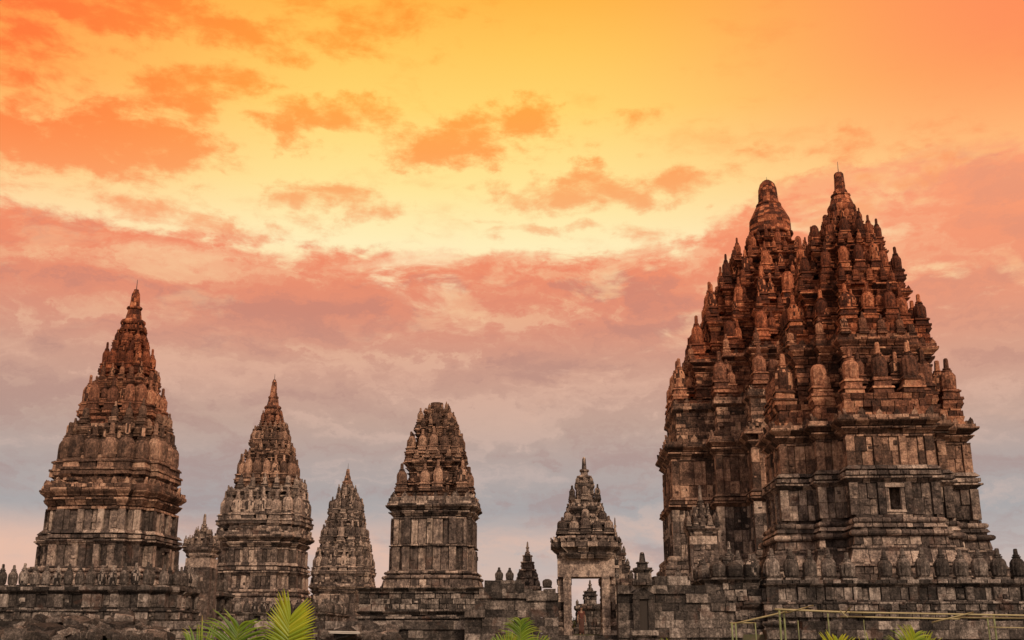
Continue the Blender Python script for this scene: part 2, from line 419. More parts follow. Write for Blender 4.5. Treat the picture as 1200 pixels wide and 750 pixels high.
    for (z, r, z2, r2, kind, n) in crown:
        pl = ngon(r, n)
        if kind == 's': stack(m, pl, z-z0, [('s', z2-z, 0, r2-r)], max(.22, r*.45), .02, 0, thick=min(.5, r*.6))
        elif kind == 't': stack(m, pl, z-z0, [('t', z2-z, 0, r2-r)], max(.22, r*.45), .015, 0, thick=min(.5, r*.6))
        elif kind == 'f':
            nn = max(1, round((z2-z)/.33)); hh = (z2-z)/nn
            for q in range(nn):
                ra = r+(r2-r)*q/nn; rb = r+(r2-r)*(q+1)/nn
                stack(m, ngon(ra, n), z-z0+q*hh, [('s', hh, 0, rb-ra)], max(.22, r*.45), .03, 0, thick=min(.5, r*.6))
        zc = z2; rl = r2
    m.build('crown_spire', tm, T)
    if mount:
        l = MB(); lathe(l, [(zc-z0-.1, .035), (zc-z0+mount, .015)], 6); l.build('lightning_rod', M_METAL, T)
    return T

def balustrade(T, plan, z, w, h, step, mat=S_GREY, name='balustrade', hid=None, skirt=None):
    """parapet with a row of ribbed finials; z local"""
    m = MB(); zt = stack(m, plan, z, skirt, .62, .035, .02)
    ob = m.build(name, mat, T)
    p = plan.pts(-w*.35); n = len(p)
    for i in range(n):
        A = p[i]; B = p[(i+1) % n]; L = hypot(B[0]-A[0], B[1]-A[1])
        if L < step*.6: continue
        d = ((B[0]-A[0])/L, (B[1]-A[1])/L); nn = (d[1], -d[0])
        if nn[1] > .3 or nn[0]*FAR[0] > .3: continue
        k = max(1, round(L/step))
        for q in range(k+(0 if n > 4 else 1)):
            if R_.random() < .03: continue
            s = L*q/k
            ratna(V_BAL, 'balustrade_finial', ob, A[0]+d[0]*s, A[1]+d[1]*s, zt-.01, w, h, 2.05, k=R_.choice((0, 1, 3, 5, 6, 0, 3, 4)))
    return zt

ROT = -radians(3)
# ---- nearest left temple
def plat_garuda(T):
    balustrade(T, cross(6.2, .8, .93), -2.0, .5, 1.25, .62, skirt=[('f', 1.5, .38), ('t', .36, .36, .18), ('f', .2, .05), ('t', .22, .1, .14), ('f', .12, -.02), ('c', .3, .1, .38), ('f', .42, .2), ('f', .1, .3), ('f', .12, .02), ('o', .72, .02), ('c', .2, .02, .24), ('f', .2, .22)])
temple('stone_temple', -24.8, 68.7, ROT, .62, .85,
    'nearest left temple, tall and dark, steep spire above a long row of ribbed finials',
    [('base_moulding', 3.85, 3.4, [('f', 1.1, .25)]+basem(1.25, .25), None),
     ('wall', 3.48, 5.75, [('o', 1.25, 0)], None),
     ('string_course', 3.48, 7.0, band(.86, .22), None),
     ('wall', 3.28, 7.86, [('o', 1.22, 0)], None),
     ('cornice', 3.28, 9.08, corn(1.5, .42), (.34, .4, .8))],
    [dict(z=10.58, hb=.6, R=3.28, w=.94, h=3.3, Rw=2.35, zc=13.2, ze=14.4, Rc=2.65, m=S_MIDCAST, bay=[-1, -.34, .34, 1], side=False),
     dict(z=14.4, hb=.7, R=2.35, w=.66, h=2.5, Rw=1.55, zc=16.5, ze=17.4, Rc=1.8, m=S_ROOFCAST, bay=[-1, 0, 1], side=False),
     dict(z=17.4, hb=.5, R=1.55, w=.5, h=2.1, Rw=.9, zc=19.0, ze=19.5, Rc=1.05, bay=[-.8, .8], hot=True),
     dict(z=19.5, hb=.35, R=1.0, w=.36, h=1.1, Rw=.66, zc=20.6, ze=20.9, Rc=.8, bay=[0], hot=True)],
    [(20.9, .7, 21.3, .62, 'f', 12), (21.3, .62, 21.7, .8, 't', 12), (21.7, .52, 22.4, .4, 'f', 12), (22.4, .4, 22.6, .5, 't', 12), (22.6, .32, 23.5, .24, 'f', 10), (23.5, .24, 23.8, .12, 's', 10)],
    plat=plat_garuda, roofmats=(S_MIDCAST, S_TOPCAST), group='tapering stone temples', win=dict(z=5.75, w=.5, h=.85, s=.2, d=1), mount=.7, blk=.5)
# ---- second left temple
def plat_nandi(T):
    balustrade(T, cross(7.4, .75, .92), -2.0, .6, 1.3, .75, skirt=[('f', 2.2, .2), ('t', .3, .2, .12), ('c', .3, .1, .25), ('f', .8, .05), ('c', .25, .02, .18)])
temple('stone_temple', -24.0, 107.7, ROT, .6, .84,
    'second temple from the left, slimmer, with a small stair gate at its left foot',
    [('base_moulding', 4.05, 3.6, [('f', 1.1, .3)]+basem(1.5, .3), None),
     ('wall', 3.85, 6.2, [('o', 1.1, 0)], None),
     ('string_course', 3.85, 7.3, band(1.2, .24), None),
     ('wall', 3.7, 8.5, [('o', 1.2, 0)], None),
     ('cornice', 3.7, 9.7, corn(1.6, .55), (.4, .4, .9))],
    [dict(z=11.3, hb=.8, R=4.0, w=1.05, h=3.5, Rw=3.1, zc=14.2, ze=15.5, Rc=3.45, bay=[-1, -.34, .34, 1], m=S_WALL),
     dict(z=15.5, hb=.7, R=2.85, w=.74, h=2.8, Rw=2.0, zc=18.1, ze=19.2, Rc=2.25, bay=[-1, -.34, .34, 1], m=S_MIDCAST),
     dict(z=19.2, hb=.8, R=1.85, w=.55, h=1.8, Rw=1.3, zc=21.1, ze=21.7, Rc=1.5, bay=[-1, 0, 1], m=S_MIDCAST),
     dict(z=21.7, hb=.4, R=1.15, w=.42, h=1.35, Rw=.75, zc=22.8, ze=23.2, Rc=.9, bay=[0], m=S_ROOFCAST)],
    [(23.2, .85, 23.7, .75, 'f', 12), (23.7, .65, 24.1, .85, 't', 12), (24.1, .6, 24.8, .48, 'f', 12), (24.8, .42, 25.1, .52, 't', 12), (25.1, .36, 26.5, .24, 'f', 10), (26.5, .24, 26.8, .1, 's', 10)],
    plat=plat_nandi, roofmats=(S_WALL, S_ROOFCAST), group='tapering stone temples', mount=.6, blk=.6)
# ---- third, farthest left temple
temple('stone_temple', -22.1, 147, ROT, .6, .84,
    'small slender far temple standing between the second temple and the blunt-topped one',
    [('base_moulding', 4.0, 2.0, [('f', 2.0, .9), ('c', .5, .6, .3), ('f', .5, .1)], None),
     ('wall', 3.75, 5.0, [('o', 2.0, 0)], None),
     ('cornice', 3.6, 7.0, corn(1.4, .4), (.4, .3, .9))],
    [dict(z=8.4, hb=1.3, R=3.8, w=.95, h=3.0, Rw=3.0, zc=11.4, ze=12.8, Rc=3.3, bay=[-1, -.34, .34, 1], m=S_WALL),
     dict(z=12.8, hb=1.0, R=3.0, w=.8, h=2.6, Rw=2.2, zc=15.6, ze=16.7, Rc=2.5, bay=[-1, 0, 1], m=S_WALL),
     dict(z=16.7, hb=.8, R=2.2, w=.6, h=2.4, Rw=1.4, zc=18.9, ze=19.5, Rc=1.5, bay=[-1, 0, 1], m=S_WALL),
     dict(z=19.5, hb=.4, R=1.35, w=.45, h=1.6, Rw=.7, zc=20.6, ze=21.0, Rc=.8, bay=[0], m=S_WALL)],
    [(21.0, .85, 21.6, .7, 'f', 12), (21.6, .55, 22.0, .7, 't', 12), (22.0, .5, 22.7, .35, 'f', 10), (22.7, .3, 23.6, .2, 'f', 10)],
    roofmats=(S_WALL, S_MIDCAST), group='tapering stone temples', mount=.8, blk=.75)
# ---- flat-topped temple in the middle
def plat_apit(T):
    m = MB(); stack(m, rect(3.9, 3.6, (-.45, 0)), -2.0, [('f', 2.1, .25), ('t', .4, .3, .18), ('f', .14, -.02), ('f', .16, .25), ('f', .1, .02), ('f', .14, .2), ('f', .12, -.06), ('c', .2, .0, .2), ('f', .12, .1), ('f', 1.0, .0), ('f', .1, .1), ('c', .26, .05, .3)], .62, .03, .01)
    m.build('platform', S_GREY, T)
temple('stone_temple', -5.3, 76, ROT, .62, .9,
    'free-standing middle temple with square two-storey walls and a blunt broken top, no spire',
    [('base_moulding', 2.95, 4.7, [('f', .3, .32), ('s', .4, .28, .18), ('t', .26, .12, .16), ('f', .08, .0), ('t', .2, .02, .12), ('f', .08, -.06)], None),
     ('wall', 2.72, 6.0, [('o', 1.5, 0)], None),
     ('string_course', 2.72, 7.5, [('f', .05, -.03), ('f', .1, .14), ('f', .05, -.03)], None),
     ('wall', 2.68, 7.7, [('o', 1.65, 0)], None),
     ('cornice', 2.68, 9.35, corn(1.15, .42)+[('f', .3, .26)], (.3, .24, .7))],
    [dict(z=10.8, hb=.4, R=2.65, w=.66, h=2.0, Rw=1.75, zc=12.5, ze=13.5, Rc=2.1, bay=[-.33, .33], m=S_MIDCAST, cs=1.0),
     dict(z=13.5, hb=.35, R=2.0, w=.56, h=1.75, Rw=1.3, zc=15.0, ze=15.8, Rc=1.5, bay=[-.8, 0, .8], m=S_MIDCAST),
     dict(z=15.8, hb=.2, R=1.38, w=.42, h=1.15, Rw=.8, zc=16.6, ze=17.1, Rc=.92, bay=[0], m=S_MIDCAST)],
    [(17.1, .5, 17.7, .46, 'f', 8)],
    plat=plat_apit, cat='temple', roofmats=(S_MIDCAST, S_MIDCAST), group='tapering stone temples', blk=.5)
# ---- big near right temple
def plat_vishnu(T):
    FAR[0] = 0
    balustrade(T, cross(10.6, .84, .93), -2.0, .84, 1.72, 1.06, skirt=[('f', 1.2, .75), ('f', .5, .8), ('t', .35, .7, .16), ('f', .2, .45), ('c', .25, .4, .6), ('f', .13, .55), ('f', .2, .2), ('f', .75, .42), ('f', .12, .5), ('f', .1, .2), ('o', .72, .12), ('c', .2, .12, .36), ('f', .22, .2)])
    FAR[0] = 1
temple('stone_temple', 24.3, 75, ROT, .43, .66,
    'nearer of the two giant right temples, slim block finial and a front window',
    [('base_moulding', 7.0, 5.0, [('f', .9, .5), ('f', .14, .62), ('f', .12, .3), ('s', .85, .3, .0), ('f', .14, .1), ('f', .1, -.15), ('s', .5, -.1, -.2), ('t', .4, -.15, .24), ('f', .15, -.3), ('c', .25, -.15, -.28), ('t', .36, -.38, .2), ('f', .19, -.5)], None),
     ('wall', 6.35, 9.1, [('o', 2.0, 0)], None),
     ('string_course', 6.35, 11.1, band(1.1, .32), None),
     ('wall', 6.2, 12.2, [('o', 1.85, 0)], None),
     ('cornice', 6.2, 14.05, corn(1.35, .6), (.45, .5, 1.1))],
    [dict(z=15.4, hb=1.5, R=6.15, w=1.14, h=3.5, Rw=4.6, zc=19.6, ze=21.2, Rc=5.05, m=S_ROOFCAST, bay=[-.92, 0, .92], side=True, cs=1.0, hot=False),
     dict(z=21.2, hb=1.1, R=4.8, w=.88, h=2.9, Rw=3.5, zc=24.2, ze=25.3, Rc=3.9, m=S_TOPCAST, bay=[-.9, 0, .9], side=True, hot=False),
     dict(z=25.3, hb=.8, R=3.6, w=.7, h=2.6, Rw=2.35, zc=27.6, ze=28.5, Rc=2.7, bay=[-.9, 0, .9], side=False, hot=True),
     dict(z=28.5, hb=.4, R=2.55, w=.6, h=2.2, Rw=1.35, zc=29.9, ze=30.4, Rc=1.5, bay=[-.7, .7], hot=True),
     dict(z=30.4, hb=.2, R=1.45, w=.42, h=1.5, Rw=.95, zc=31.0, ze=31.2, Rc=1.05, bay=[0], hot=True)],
    [(31.2, 1.1, 31.7, 1.05, 'f', 16), (31.7, .9, 32.3, 1.05, 't', 16), (32.3, .9, 33.0, .66, 'f', 16), (33.0, .6, 33.2, .72, 't', 16), (33.2, .52, 33.5, .5, 'f', 14), (33.5, .4, 34.85, .33, 'f', 12), (34.85, .33, 34.97, .24, 's', 12)],
    plat=plat_vishnu, group='tapering stone temples', win=dict(z=9.1, w=.72, h=1.4, s=.3), mount=.9, blk=.6)
# ---- the tallest temple behind it
def plat_shiva(T):
    m = MB(); stack(m, cross(16, .6, .9), -2.0, [('f', 3.6, .3), ('t', .5, .3, .2), ('f', 1.9, 0), ('c', .4, 0, .3)], 1.0, .03, .01); m.build('platform', S_GREY, T)
temple('stone_temple', 27.2, 107.8, ROT, .45, .68,
    'farther of the two giant temples on the right, crowned by a broad bell-shaped rounded top',
    [('base_moulding', 12.6, 4.5, [('f', 2.2, .5), ('f', 1.0, .2), ('t', .5, 0, .2), ('f', .3, -.1), ('t', .5, -.25, .16)], None),
     ('wall', 11.9, 9.0, [('o', 4.2, 0)], None),
     ('string_course', 11.9, 13.2, band(1.2, .35), None),
     ('wall', 11.75, 14.4, [('o', 3.4, 0)], None),
     ('cornice', 11.75, 17.8, corn(1.8, .7), (.6, .6, 1.3)),
     ('wall', 11.2, 19.6, [('f', 2.9, 0)], None),
     ('cornice', 11.2, 22.5, [('c', .3, .0, .3), ('f', .3, .3), ('f', .3, .2)], (.5, .2, 1.3))],
    [dict(z=23.4, hb=.5, R=11.3, w=1.25, h=4.1, Rw=9.0, zc=26.6, ze=28.0, Rc=9.6, m=S_ROOFCAST, bay=[-.9, 0, .9], big=1.6, side=True, hot=False),
     dict(z=28.0, hb=.6, R=9.2, w=1.1, h=3.9, Rw=7.2, zc=31.0, ze=32.2, Rc=7.6, m=S_TOPCAST, bay=[-.9, 0, .9], big=1.5, side=True, hot=False),
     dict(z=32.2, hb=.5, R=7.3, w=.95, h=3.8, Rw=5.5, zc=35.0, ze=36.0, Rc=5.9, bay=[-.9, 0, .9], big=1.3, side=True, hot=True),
     dict(z=36.0, hb=.4, R=5.6, w=.85, h=3.4, Rw=3.9, zc=38.4, ze=39.2, Rc=4.3, bay=[-.85, .85], hot=True),
     dict(z=39.2, hb=.3, R=3.9, w=.7, h=2.7, Rw=2.2, zc=40.9, ze=41.4, Rc=2.5, bay=[0], hot=True)],
    [(41.4, 2.0, 42.2, 2.0, 'f', 20), (42.2, 2.15, 42.6, 2.35, 't', 20), (42.6, 2.15, 44.0, 2.1, 'f', 20), (44.0, 2.1, 44.7, 1.75, 'f', 20), (44.7, 1.75, 45.6, 1.3, 'f', 20), (45.6, 1.15, 45.9, 1.32, 't', 20), (45.9, 1.08, 47.6, .94, 'f', 18), (47.6, .94, 48.1, .8, 'f', 18), (48.1, .8, 48.45, .5, 's', 18), (48.45, .5, 48.6, .2, 's', 12)],
    plat=plat_shiva, group='tapering stone temples', mount=.45, blk=.8)

# ------------------------------------------------------------------ gates, shrines, walls
FAR[0] = 0
def gateway(name, X, Y, rz, label, z0, ow, oh, sw, sd, zroof, tiers, finial, mat=S_WALL, group=None, blk=.45, cat='gate', moulded=True):
    """doorway with two piers and a stepped roof; z values absolute"""
    T = empty(name, (X, Y, z0), rz, label, cat, group)
    zr = zroof-z0
    for s in (-1, 1):
        m = MB(); hx = (sw-ow/2)/2; cx = s*(ow/2+hx)
        pl = rect(hx-.03, sd-.12, (cx, 0))
        if moulded:
            z = stack(m, rect(hx-.03, sd, (cx, 0)), 0, [('f', .25, .12), ('c', .2, .12, .02), ('t', .25, .0, .12), ('f', .15, 0)], .45, .015, 0, thick=.22)
        else: z = 0
        stack(m, pl, z, [('f', oh-z, 0)], blk, .02, 0, thick=.22, ch=.42)
        pr = m.build('gate_pier', mat, T)
        m = MB(); z = 0
        while z < oh-.05:
            h = min(R_.uniform(.35, .6), oh-z)
            x0 = s*(ow/2-.02); x1 = s*(ow/2+.4)
            m.box(min(x0, x1), max(x0, x1), -sd-.16, sd+.1, z+.004, z+h-.008, R_.uniform(.72, .99), .008); z += h
        m.build('door_jamb', S_PALE if name == 'stone_gate' else mat, pr)
    m = MB()
    m.box(-sw+.02, -.35, -sd-.1, sd+.1, oh+.01, zr, .72, .012); m.box(-.34, sw-.04, -sd-.1, sd+.1, oh+.01, zr-.005, .85, .012)
    m.build('lintel', S_PALE if name == 'stone_gate' else mat, T)
    b, c = .62, .88
    first = True
    for t in tiers:
        m = MB(); z = t['z']-z0; R = t['R']; py = sd/sw if first else 1
        pl = cross(R, b, c)
        z = stack(m, pl, z, t['items'], blk, .02, .02, thick=min(.5, R*.5))
        if t.get('ante'): antefixes(m, pl, z, t['ante'], t['ante']*1.7, o=t.get('ao', .1), keep=.75)
        ob = m.build('roof_tier', mat, T)
        if t.get('w'):
            w, h = t['w'], t['h']; q = (t.get('Rr') or R)-w*.5
            P = [(q, q), (q, -q), (-q, q), (-q, -q), (q*1.02, 0), (-q*1.02, 0), (0, q*1.02), (0, -q*1.02)]
            if t.get('many'): P += [(q*.5, -q), (-q*.5, -q), (q*.5, q), (-q*.5, q), (q, .5*q), (q, -.5*q), (-q, .5*q), (-q, -.5*q)]
            for px, py_ in P: ratna(V_WALL, 'pinnacle', ob, px, py_, z-.01, w, h*(1.15 if px*py_ == 0 else 1), 3.0, k=R_.choice((0, 1, 2, 4, 6)))
        first = False
    m = MB()
    for (z, r, z2, r2, k) in finial:
        if k == 's': stack(m, ngon(r, 10), z-z0, [('s', z2-z, 0, r2-r)], .3, .01, 0, thick=r*.7)
        else: stack(m, ngon(r, 10), z-z0, [('t', z2-z, 0, r2-r)], .3, .01, 0, thick=r*.7)
    m.build('crown_finial', mat, T)
    return T

gateway('stone_gate', 4.03, 60.9, ROT, 'open stone gateway with a stepped pyramid roof and a person behind its doorway, centre right', 1.85, 1.66, 3.0, 1.56, 1.0, 5.8,
    [dict(z=5.8, R=1.45, items=[('c', .2, 0, .14), ('f', .12, .14), ('c', .25, .14, .36), ('f', .28, .4)], ante=.26, ao=.42),
     dict(z=6.65, R=1.5, items=[('f', .15, .1), ('t', .18, .1, .1), ('f', .12, -.05)], w=.5, h=1.0, Rr=1.5, many=True),
     dict(z=7.1, R=1.15, items=[('f', .3, 0), ('f', .1, .06), ('f', .12, -.08)], w=.42, h=.95),
     dict(z=7.6, R=.88, items=[('f', .4, 0), ('f', .1, .08), ('f', .15, -.05), ('c', .25, 0, .16), ('f', .12, .14)], ante=.2, ao=.08),
     dict(z=8.62, R=.85, items=[('f', .2, 0), ('c', .18, -.05, .03)], w=.32, h=.85),
     dict(z=9.0, R=.48, items=[('f', .6, 0), ('c', .2, 0, .08), ('f', .12, .05)], w=.2, h=.45)],
    [(9.92, .36, 10.1, .42, 't'), (10.1, .27, 10.25, .34, 't'), (10.25, .33, 10.4, .4, 't'), (10.4, .22, 10.6, .2, 's'), (10.6, .22, 10.75, .28, 't'), (10.75, .14, 11.35, .1, 's'), (11.35, .1, 11.45, .04, 's')])
m = MB()
for i in range(4):
    for k in range(5):
        w = 3.4/5; m.box(3.97-1.7+k*w+.006, 3.97-1.7+(k+1)*w-.006, 59.3-i*.35, 59.9-i*.35+.0, 0, 1.84-i*.2, None, .01)
tag(m.build('stone_steps', S_GREY), 'low grey stone steps leading up to the open gateway', 'steps')

# stair gate of the nearest left temple's platform
def smallgate(X, Y, label, z0, R, zc, ztop, k=1.0, name='stair_gate', op=True):
    H = ztop-zc
    return gateway(name, X, Y, ROT+(pi/2 if op else 0), label, z0, R*.95, (zc-z0)*.8, R, R*.9, zc-(zc-z0)*.08,
        [dict(z=zc-(zc-z0)*.08, R=R, items=[('c', .16, 0, .1), ('f', .12, .1), ('c', .2, .1, .26), ('f', .16, .22)], w=R*.33, h=H*.3, Rr=R+.2, many=True),
         dict(z=zc+.2, R=R*.62, items=[('f', H*.2, 0), ('c', .12, 0, .1), ('f', .1, .08)], w=R*.24, h=H*.26),
         dict(z=zc+.42+H*.2, R=R*.4, items=[('f', H*.14, 0), ('f', .08, .06)])],
        [(zc+.5+H*.34, R*.26, zc+.5+H*.4, R*.34, 't'), (zc+.5+H*.4, R*.16, zc+.5+H*.46, R*.28, 't'), (zc+.5+H*.46, R*.14, zc+.5+H*.52, R*.24, 't'), (zc+.5+H*.52, R*.15, ztop-.1, R*.11, 's'), (ztop-.1, R*.11, ztop, R*.05, 's')])
smallgate(-18.75, 67.4, 'small stair gate with a thin ringed finial, tucked between the two left temples', 2.0, .72, 6.7, 9.0)
smallgate(12.75, 74.5, 'dark stair gate tower with stacked small pinnacles, standing against the giant temple left foot', 4.0, .88, 8.6, 11.7)

def mini(name, X, Y, z0, R, levels, label, group=None, mat=S_GREY, cat='shrine', b=.6, c=.88):
    """small solid shrine: levels = [(items, R)] then finial"""
    T = empty(name, (X, Y, z0), ROT, label, cat, group)
    z = 0
    for nm, r, items, w, h in levels:
        m = MB(); z = stack(m, cross(r, b, c), z, items, .35, .015, .02, thick=min(.4, r*.5))
        ob = m.build(nm, mat, T)
        if w:
            q = r-w*.45
            for px, py in ((q, q), (q, -q), (-q, q), (-q, -q), (0, -q), (q, 0), (-q, 0), (0, q)): ratna(V_BAL, 'pinnacle', ob, px, py, z-.01, w, h, 2.1, k=R_.choice((0, 3, 4, 6)))
    m = MB(); r = levels[-1][1]*.55
    for (dz, a, b2, k) in ((.18, 1, 1.25, 't'), (.15, .8, 1.1, 't'), (.3, .62, .5, 's'), (.16, .55, .75, 't'), (.4, .42, .3, 's'), (.1, .3, .1, 's')):
        dz *= R*1.0
        stack(m, ngon(r*a, 10), z, [(k, dz, 0, r*(b2-a))], .3, .01, 0, thick=r*.4); z += dz
    m.build('crown_finial', mat, T); return T
mini('small_shrine', 6.25, 90, 2.0, .68, [('base', 1.3, [('f', .3, .1), ('t', .25, 0, .1)], 0, 0), ('wall', 1.15, [('f', 1.2, 0)], 0, 0), ('cornice', 1.15, [('c', .2, 0, .15), ('f', .22, .15), ('f', .15, 0)], .22, .34), ('roof_tier', .5, [('f', .62, 0), ('f', .12, .1), ('f', .16, -.03)], 0, 0), ('roof_tier', .4, [('f', .12, .12)], 0, 0)],
     'small pale shrine with a stacked pinnacle seen through the open doorway of the gate')
mini('small_shrine', 7.45, 80, 1.7, 1.1, [('wall', 1.15, [('f', .4, .12), ('f', 3.1, 0)], 0, 0), ('cornice', 1.15, [('c', .25, 0, .12), ('f', .3, .12)], .3, .6), ('roof_tier', .92, [('f', .7, 0), ('f', .2, .08)], .26, .55), ('roof_tier', .66, [('f', .75, 0), ('f', .18, .08)], .2, .5), ('roof_tier', .42, [('f', .6, 0), ('f', .12, .08)], 0, 0), ('roof_tier', .26, [('f', .4, 0)], 0, 0)],
     'slim dark stepped shrine half hidden just right of the open gateway roof', mat=S_WALL)
mini('small_shrine', .92, 66, 2.0, .62, [('wall', .72, [('f', 2.3, 0)], 0, 0), ('cornice', .72, [('c', .15, 0, .1), ('f', .18, .1)], .26, .42), ('roof_tier', .58, [('f', .42, 0), ('f', .1, .06)], .22, .35), ('roof_tier', .46, [('f', .36, 0), ('f', .09, .05)], 0, 0), ('roof_tier', .36, [('f', .36, 0), ('f', .08, .04)], 0, 0), ('roof_tier', .26, [('f', .3, 0), ('f', .08, .04)], 0, 0)],
     'small pointed shrine rising behind the broken wall, left of the open gateway', mat=S_WALL)
mini('small_stupa', 13.55, 69.5, 4.5, .8, [('base', .8, [('f', .8, 0)], 0, 0), ('roof_tier', .62, [('t', .25, 0, .1), ('f', .2, 0), ('t', .25, 0, .08)], 0, 0), ('roof_tier', .45, [('f', .3, 0), ('t', .2, 0, .06)], 0, 0)],
     'plain rounded stupa with ringed courses beside the stair gate tower on the giant temple corner')

# enclosure walls ----------------------------------------------------------
def wallrun(name, label, x0, x1, y, z0, tops, mat=S_GREY, th=.9, ch=.42, tb=0.0, cat='wall', ledge=.14, ledges=(), blk=.7, caps=()):
    """tops: list of (x, ztop): stepped broken top"""
    T = empty(name, ((x0+x1)/2, y, z0), ROT*0, label, cat)
    m = MB(); core_t = min(t for _, t in tops)
    for q, (tx, tz) in enumerate(tops):
        xe = tops[q+1][0] if q+1 < len(tops) else x1
        m.box(max(tx, x0)-(x0+x1)/2+.06, xe-(x0+x1)/2-.06, .25, th-.05, 0, tz-z0-.28, .1)
    z = z0
    zmax = max(t for _, t in tops)
    row = 0
    while z < zmax-.05:
        h = ch*R_.uniform(.85, 1.15); x = x0+(.3 if row % 2 else 0)-.3*(row % 2)
        first = True
        while x < x1-.05:
            w = blk*R_.uniform(.6, 1.5)
            if x1-(x+w) < .3: w = x1-x
            xm = x+w/2
            tp = tops[0][1]
            for (tx, tz) in tops:
                if xm >= tx: tp = tz
            if z+h*.5 < tp:
                j = R_.uniform(-.035, .03); led = ledge if (abs(z+h-tp) < h*.75 or any(abs(z+h/2-l) < h/2 for l in ledges)) else 0
                m.box(x+.008-(x0+x1)/2, x+w-.008-(x0+x1)/2, j-led, th+j*.5+led*.4, z-z0+.006, z-z0+h-.006, min(1, max(0, R_.random()+tb)), .012)
            x += w
        z += h; row += 1
    for (a, b_, z_a, z_b) in caps:
        x = a
        while x < b_-.05:
            w = min(b_-x, R_.uniform(.5, .9)); m.box(x+.006-(x0+x1)/2, x+w-.006-(x0+x1)/2, -.1+R_.uniform(-.02, .02), th+.05, z_a-z0, z_b-z0-R_.choice((0, 0, .02, .1)), R_.uniform(.2, .8), .012); x += w
    m.build('masonry', mat, T); return T
wallrun('stone_wall', 'broken wall of mixed pale and dark blocks between the blunt temple and the open gateway', -2.45, 2.42, 58.6, 0, [(-2.5, 2.6), (-2.2, 3.3), (-1.75, 3.8), (-1.35, 4.55), (.45, 4.2), (1.55, 4.15)], tb=.14, blk=.75, caps=((-1.45, .5, 3.85, 4.62), (-1.7, 2.28, 3.7, 4.18)))
wallrun('stone_wall', 'pale block wall right of the open gateway with a framed blind doorway', 5.5, 11.9, 58.6, 0, [(5.6, 4.3), (7.7, 4.62), (9.4, 4.25), (10.6, 3.7), (11.4, 3.2)], tb=.12, ledges=(2.2,), blk=.8, caps=((5.52, 9.5, 3.95, 4.28), (7.6, 9.35, 4.29, 4.63)))
wallrun('retaining_wall', 'low dark retaining wall with a projecting ledge below the left temples', -33, -2.45, 59.6, 0, [(-33, 2.6)], tb=-.05, ledges=(2.5, 1.6), blk=.9)
wallrun('retaining_wall', 'low stone footing at the base of the giant near temple on the right', 13.4, 37, 59.9, 0, [(13.4, 2.2), (15.2, 2.5)], tb=.05, ledges=(2.1,), blk=.9)
# blind doorway in the right wall
T = empty('wall_niche', (6.82, 58.45, 1.9), 0, 'blind doorway with pediment and turret on the wall right of the gateway', 'niche')
m = MB(); m.box(-.55, -.22, -.12, .12, .2, 1.75, .6, .01); m.box(.22, .55, -.12, .12, .2, 1.75, .7, .01); m.box(-.7, .7, -.2, .12, -.05, .19, .3, .01)
m.add([(-.6,-.16,1.76),(.6,-.16,1.76),(.52,-.16,2.02),(0,-.16,2.32),(-.52,-.16,2.02),(-.6,.12,1.76),(.6,.12,1.76),(.52,.12,2.02),(0,.12,2.32),(-.52,.12,2.02)], [(0,1,2,3,4),(9,8,7,6,5),(0,5,6,1),(1,6,7,2),(2,7,8,3),(3,8,9,4),(4,9,5,0)], .55)
m.build('door_frame', S_GREY, T)
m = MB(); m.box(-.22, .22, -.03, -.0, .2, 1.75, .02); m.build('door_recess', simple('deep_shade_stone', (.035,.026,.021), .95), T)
m = MB(); z = stack(m, cross(.42, .6, .85), 2.42, [('f', .3, .1), ('f', .35, 0), ('c', .15, 0, .12), ('f', .12, .05)], .3, .015, 0, thick=.2)
z = stack(m, cross(.26, .6, .85), z, [('f', .2, 0), ('t', .1, 0, .06)], .3, .01, 0, thick=.12)
z = stack(m, ngon(.17, 10), z, [('s', .42, 0, -.05), ('s', .08, -.05, -.1)], .3, .01, 0, thick=.1)
m.build('turret', S_GREY, T)
# loose finials standing on the walls
def topfin(x, y, z, w, h, label, grp=None, k=3, V=V_BAL):
    o = bpy.data.objects.new('wall_finial', V[k]); COL.objects.link(o); o.location = (x, y, z); o.scale = (w, w, h/2.1)
    tag(o, label, 'finial', grp)
topfin(-.68, 59.0, 4.6, .42, .72, 'ribbed stone finial on the broken wall, the left one of a close pair', 'pair of finials on the broken wall', 4)
topfin(-.12, 59.0, 4.6, .42, .7, 'ribbed stone finial on the broken wall, the right one of a close pair', 'pair of finials on the broken wall', 4)
topfin(1.85, 59.0, 4.25, .5, .6, 'squat eroded stone stub on the broken wall beside the open gateway', None, 2)
topfin(8.75, 59.0, 4.62, .42, .7, 'small knob finial alone on the pale block wall right of the gateway', None, 4)
topfin(7.75, 59.1, 4.5, .3, .55, 'thin small finial just right of the turret above the blind doorway', None, 0)

# stair wing of the big right temple
T = empty('stair_wing', (13.0, 69, 0), ROT, 'stepped stone stair block with round ribbed finials at the giant temple left corner', 'staircase')
m = MB(); z = stack(m, rect(1.55, 3.6, (0, 0)), 0, [('f', 2.6, .35), ('t', .3, .3, .14), ('f', .35, .1), ('c', .25, .1, .3), ('f', .55, .1), ('f', .75, .0), ('c', .22, 0, .2)], .55, .03, .02)
wing = m.build('masonry', S_GREY, T)
for (x, y, w, h) in ((-.75, -3.4, .92, 1.35), (.2, -3.4, .95, 1.4), (1.15, -3.4, .85, 1.5), (-1.4, -2.2, .8, 1.3), (-1.4, -1.0, .8, 1.3), (-1.4, .3, .8, 1.3), (-1.4, 1.6, .8, 1.3), (-1.4, 2.9, .8, 1.3)):
    ratna(V_BAL, 'balustrade_finial', wing, x, y, z-.01, w, h, 2.1, k=2 if y < -3 else None)

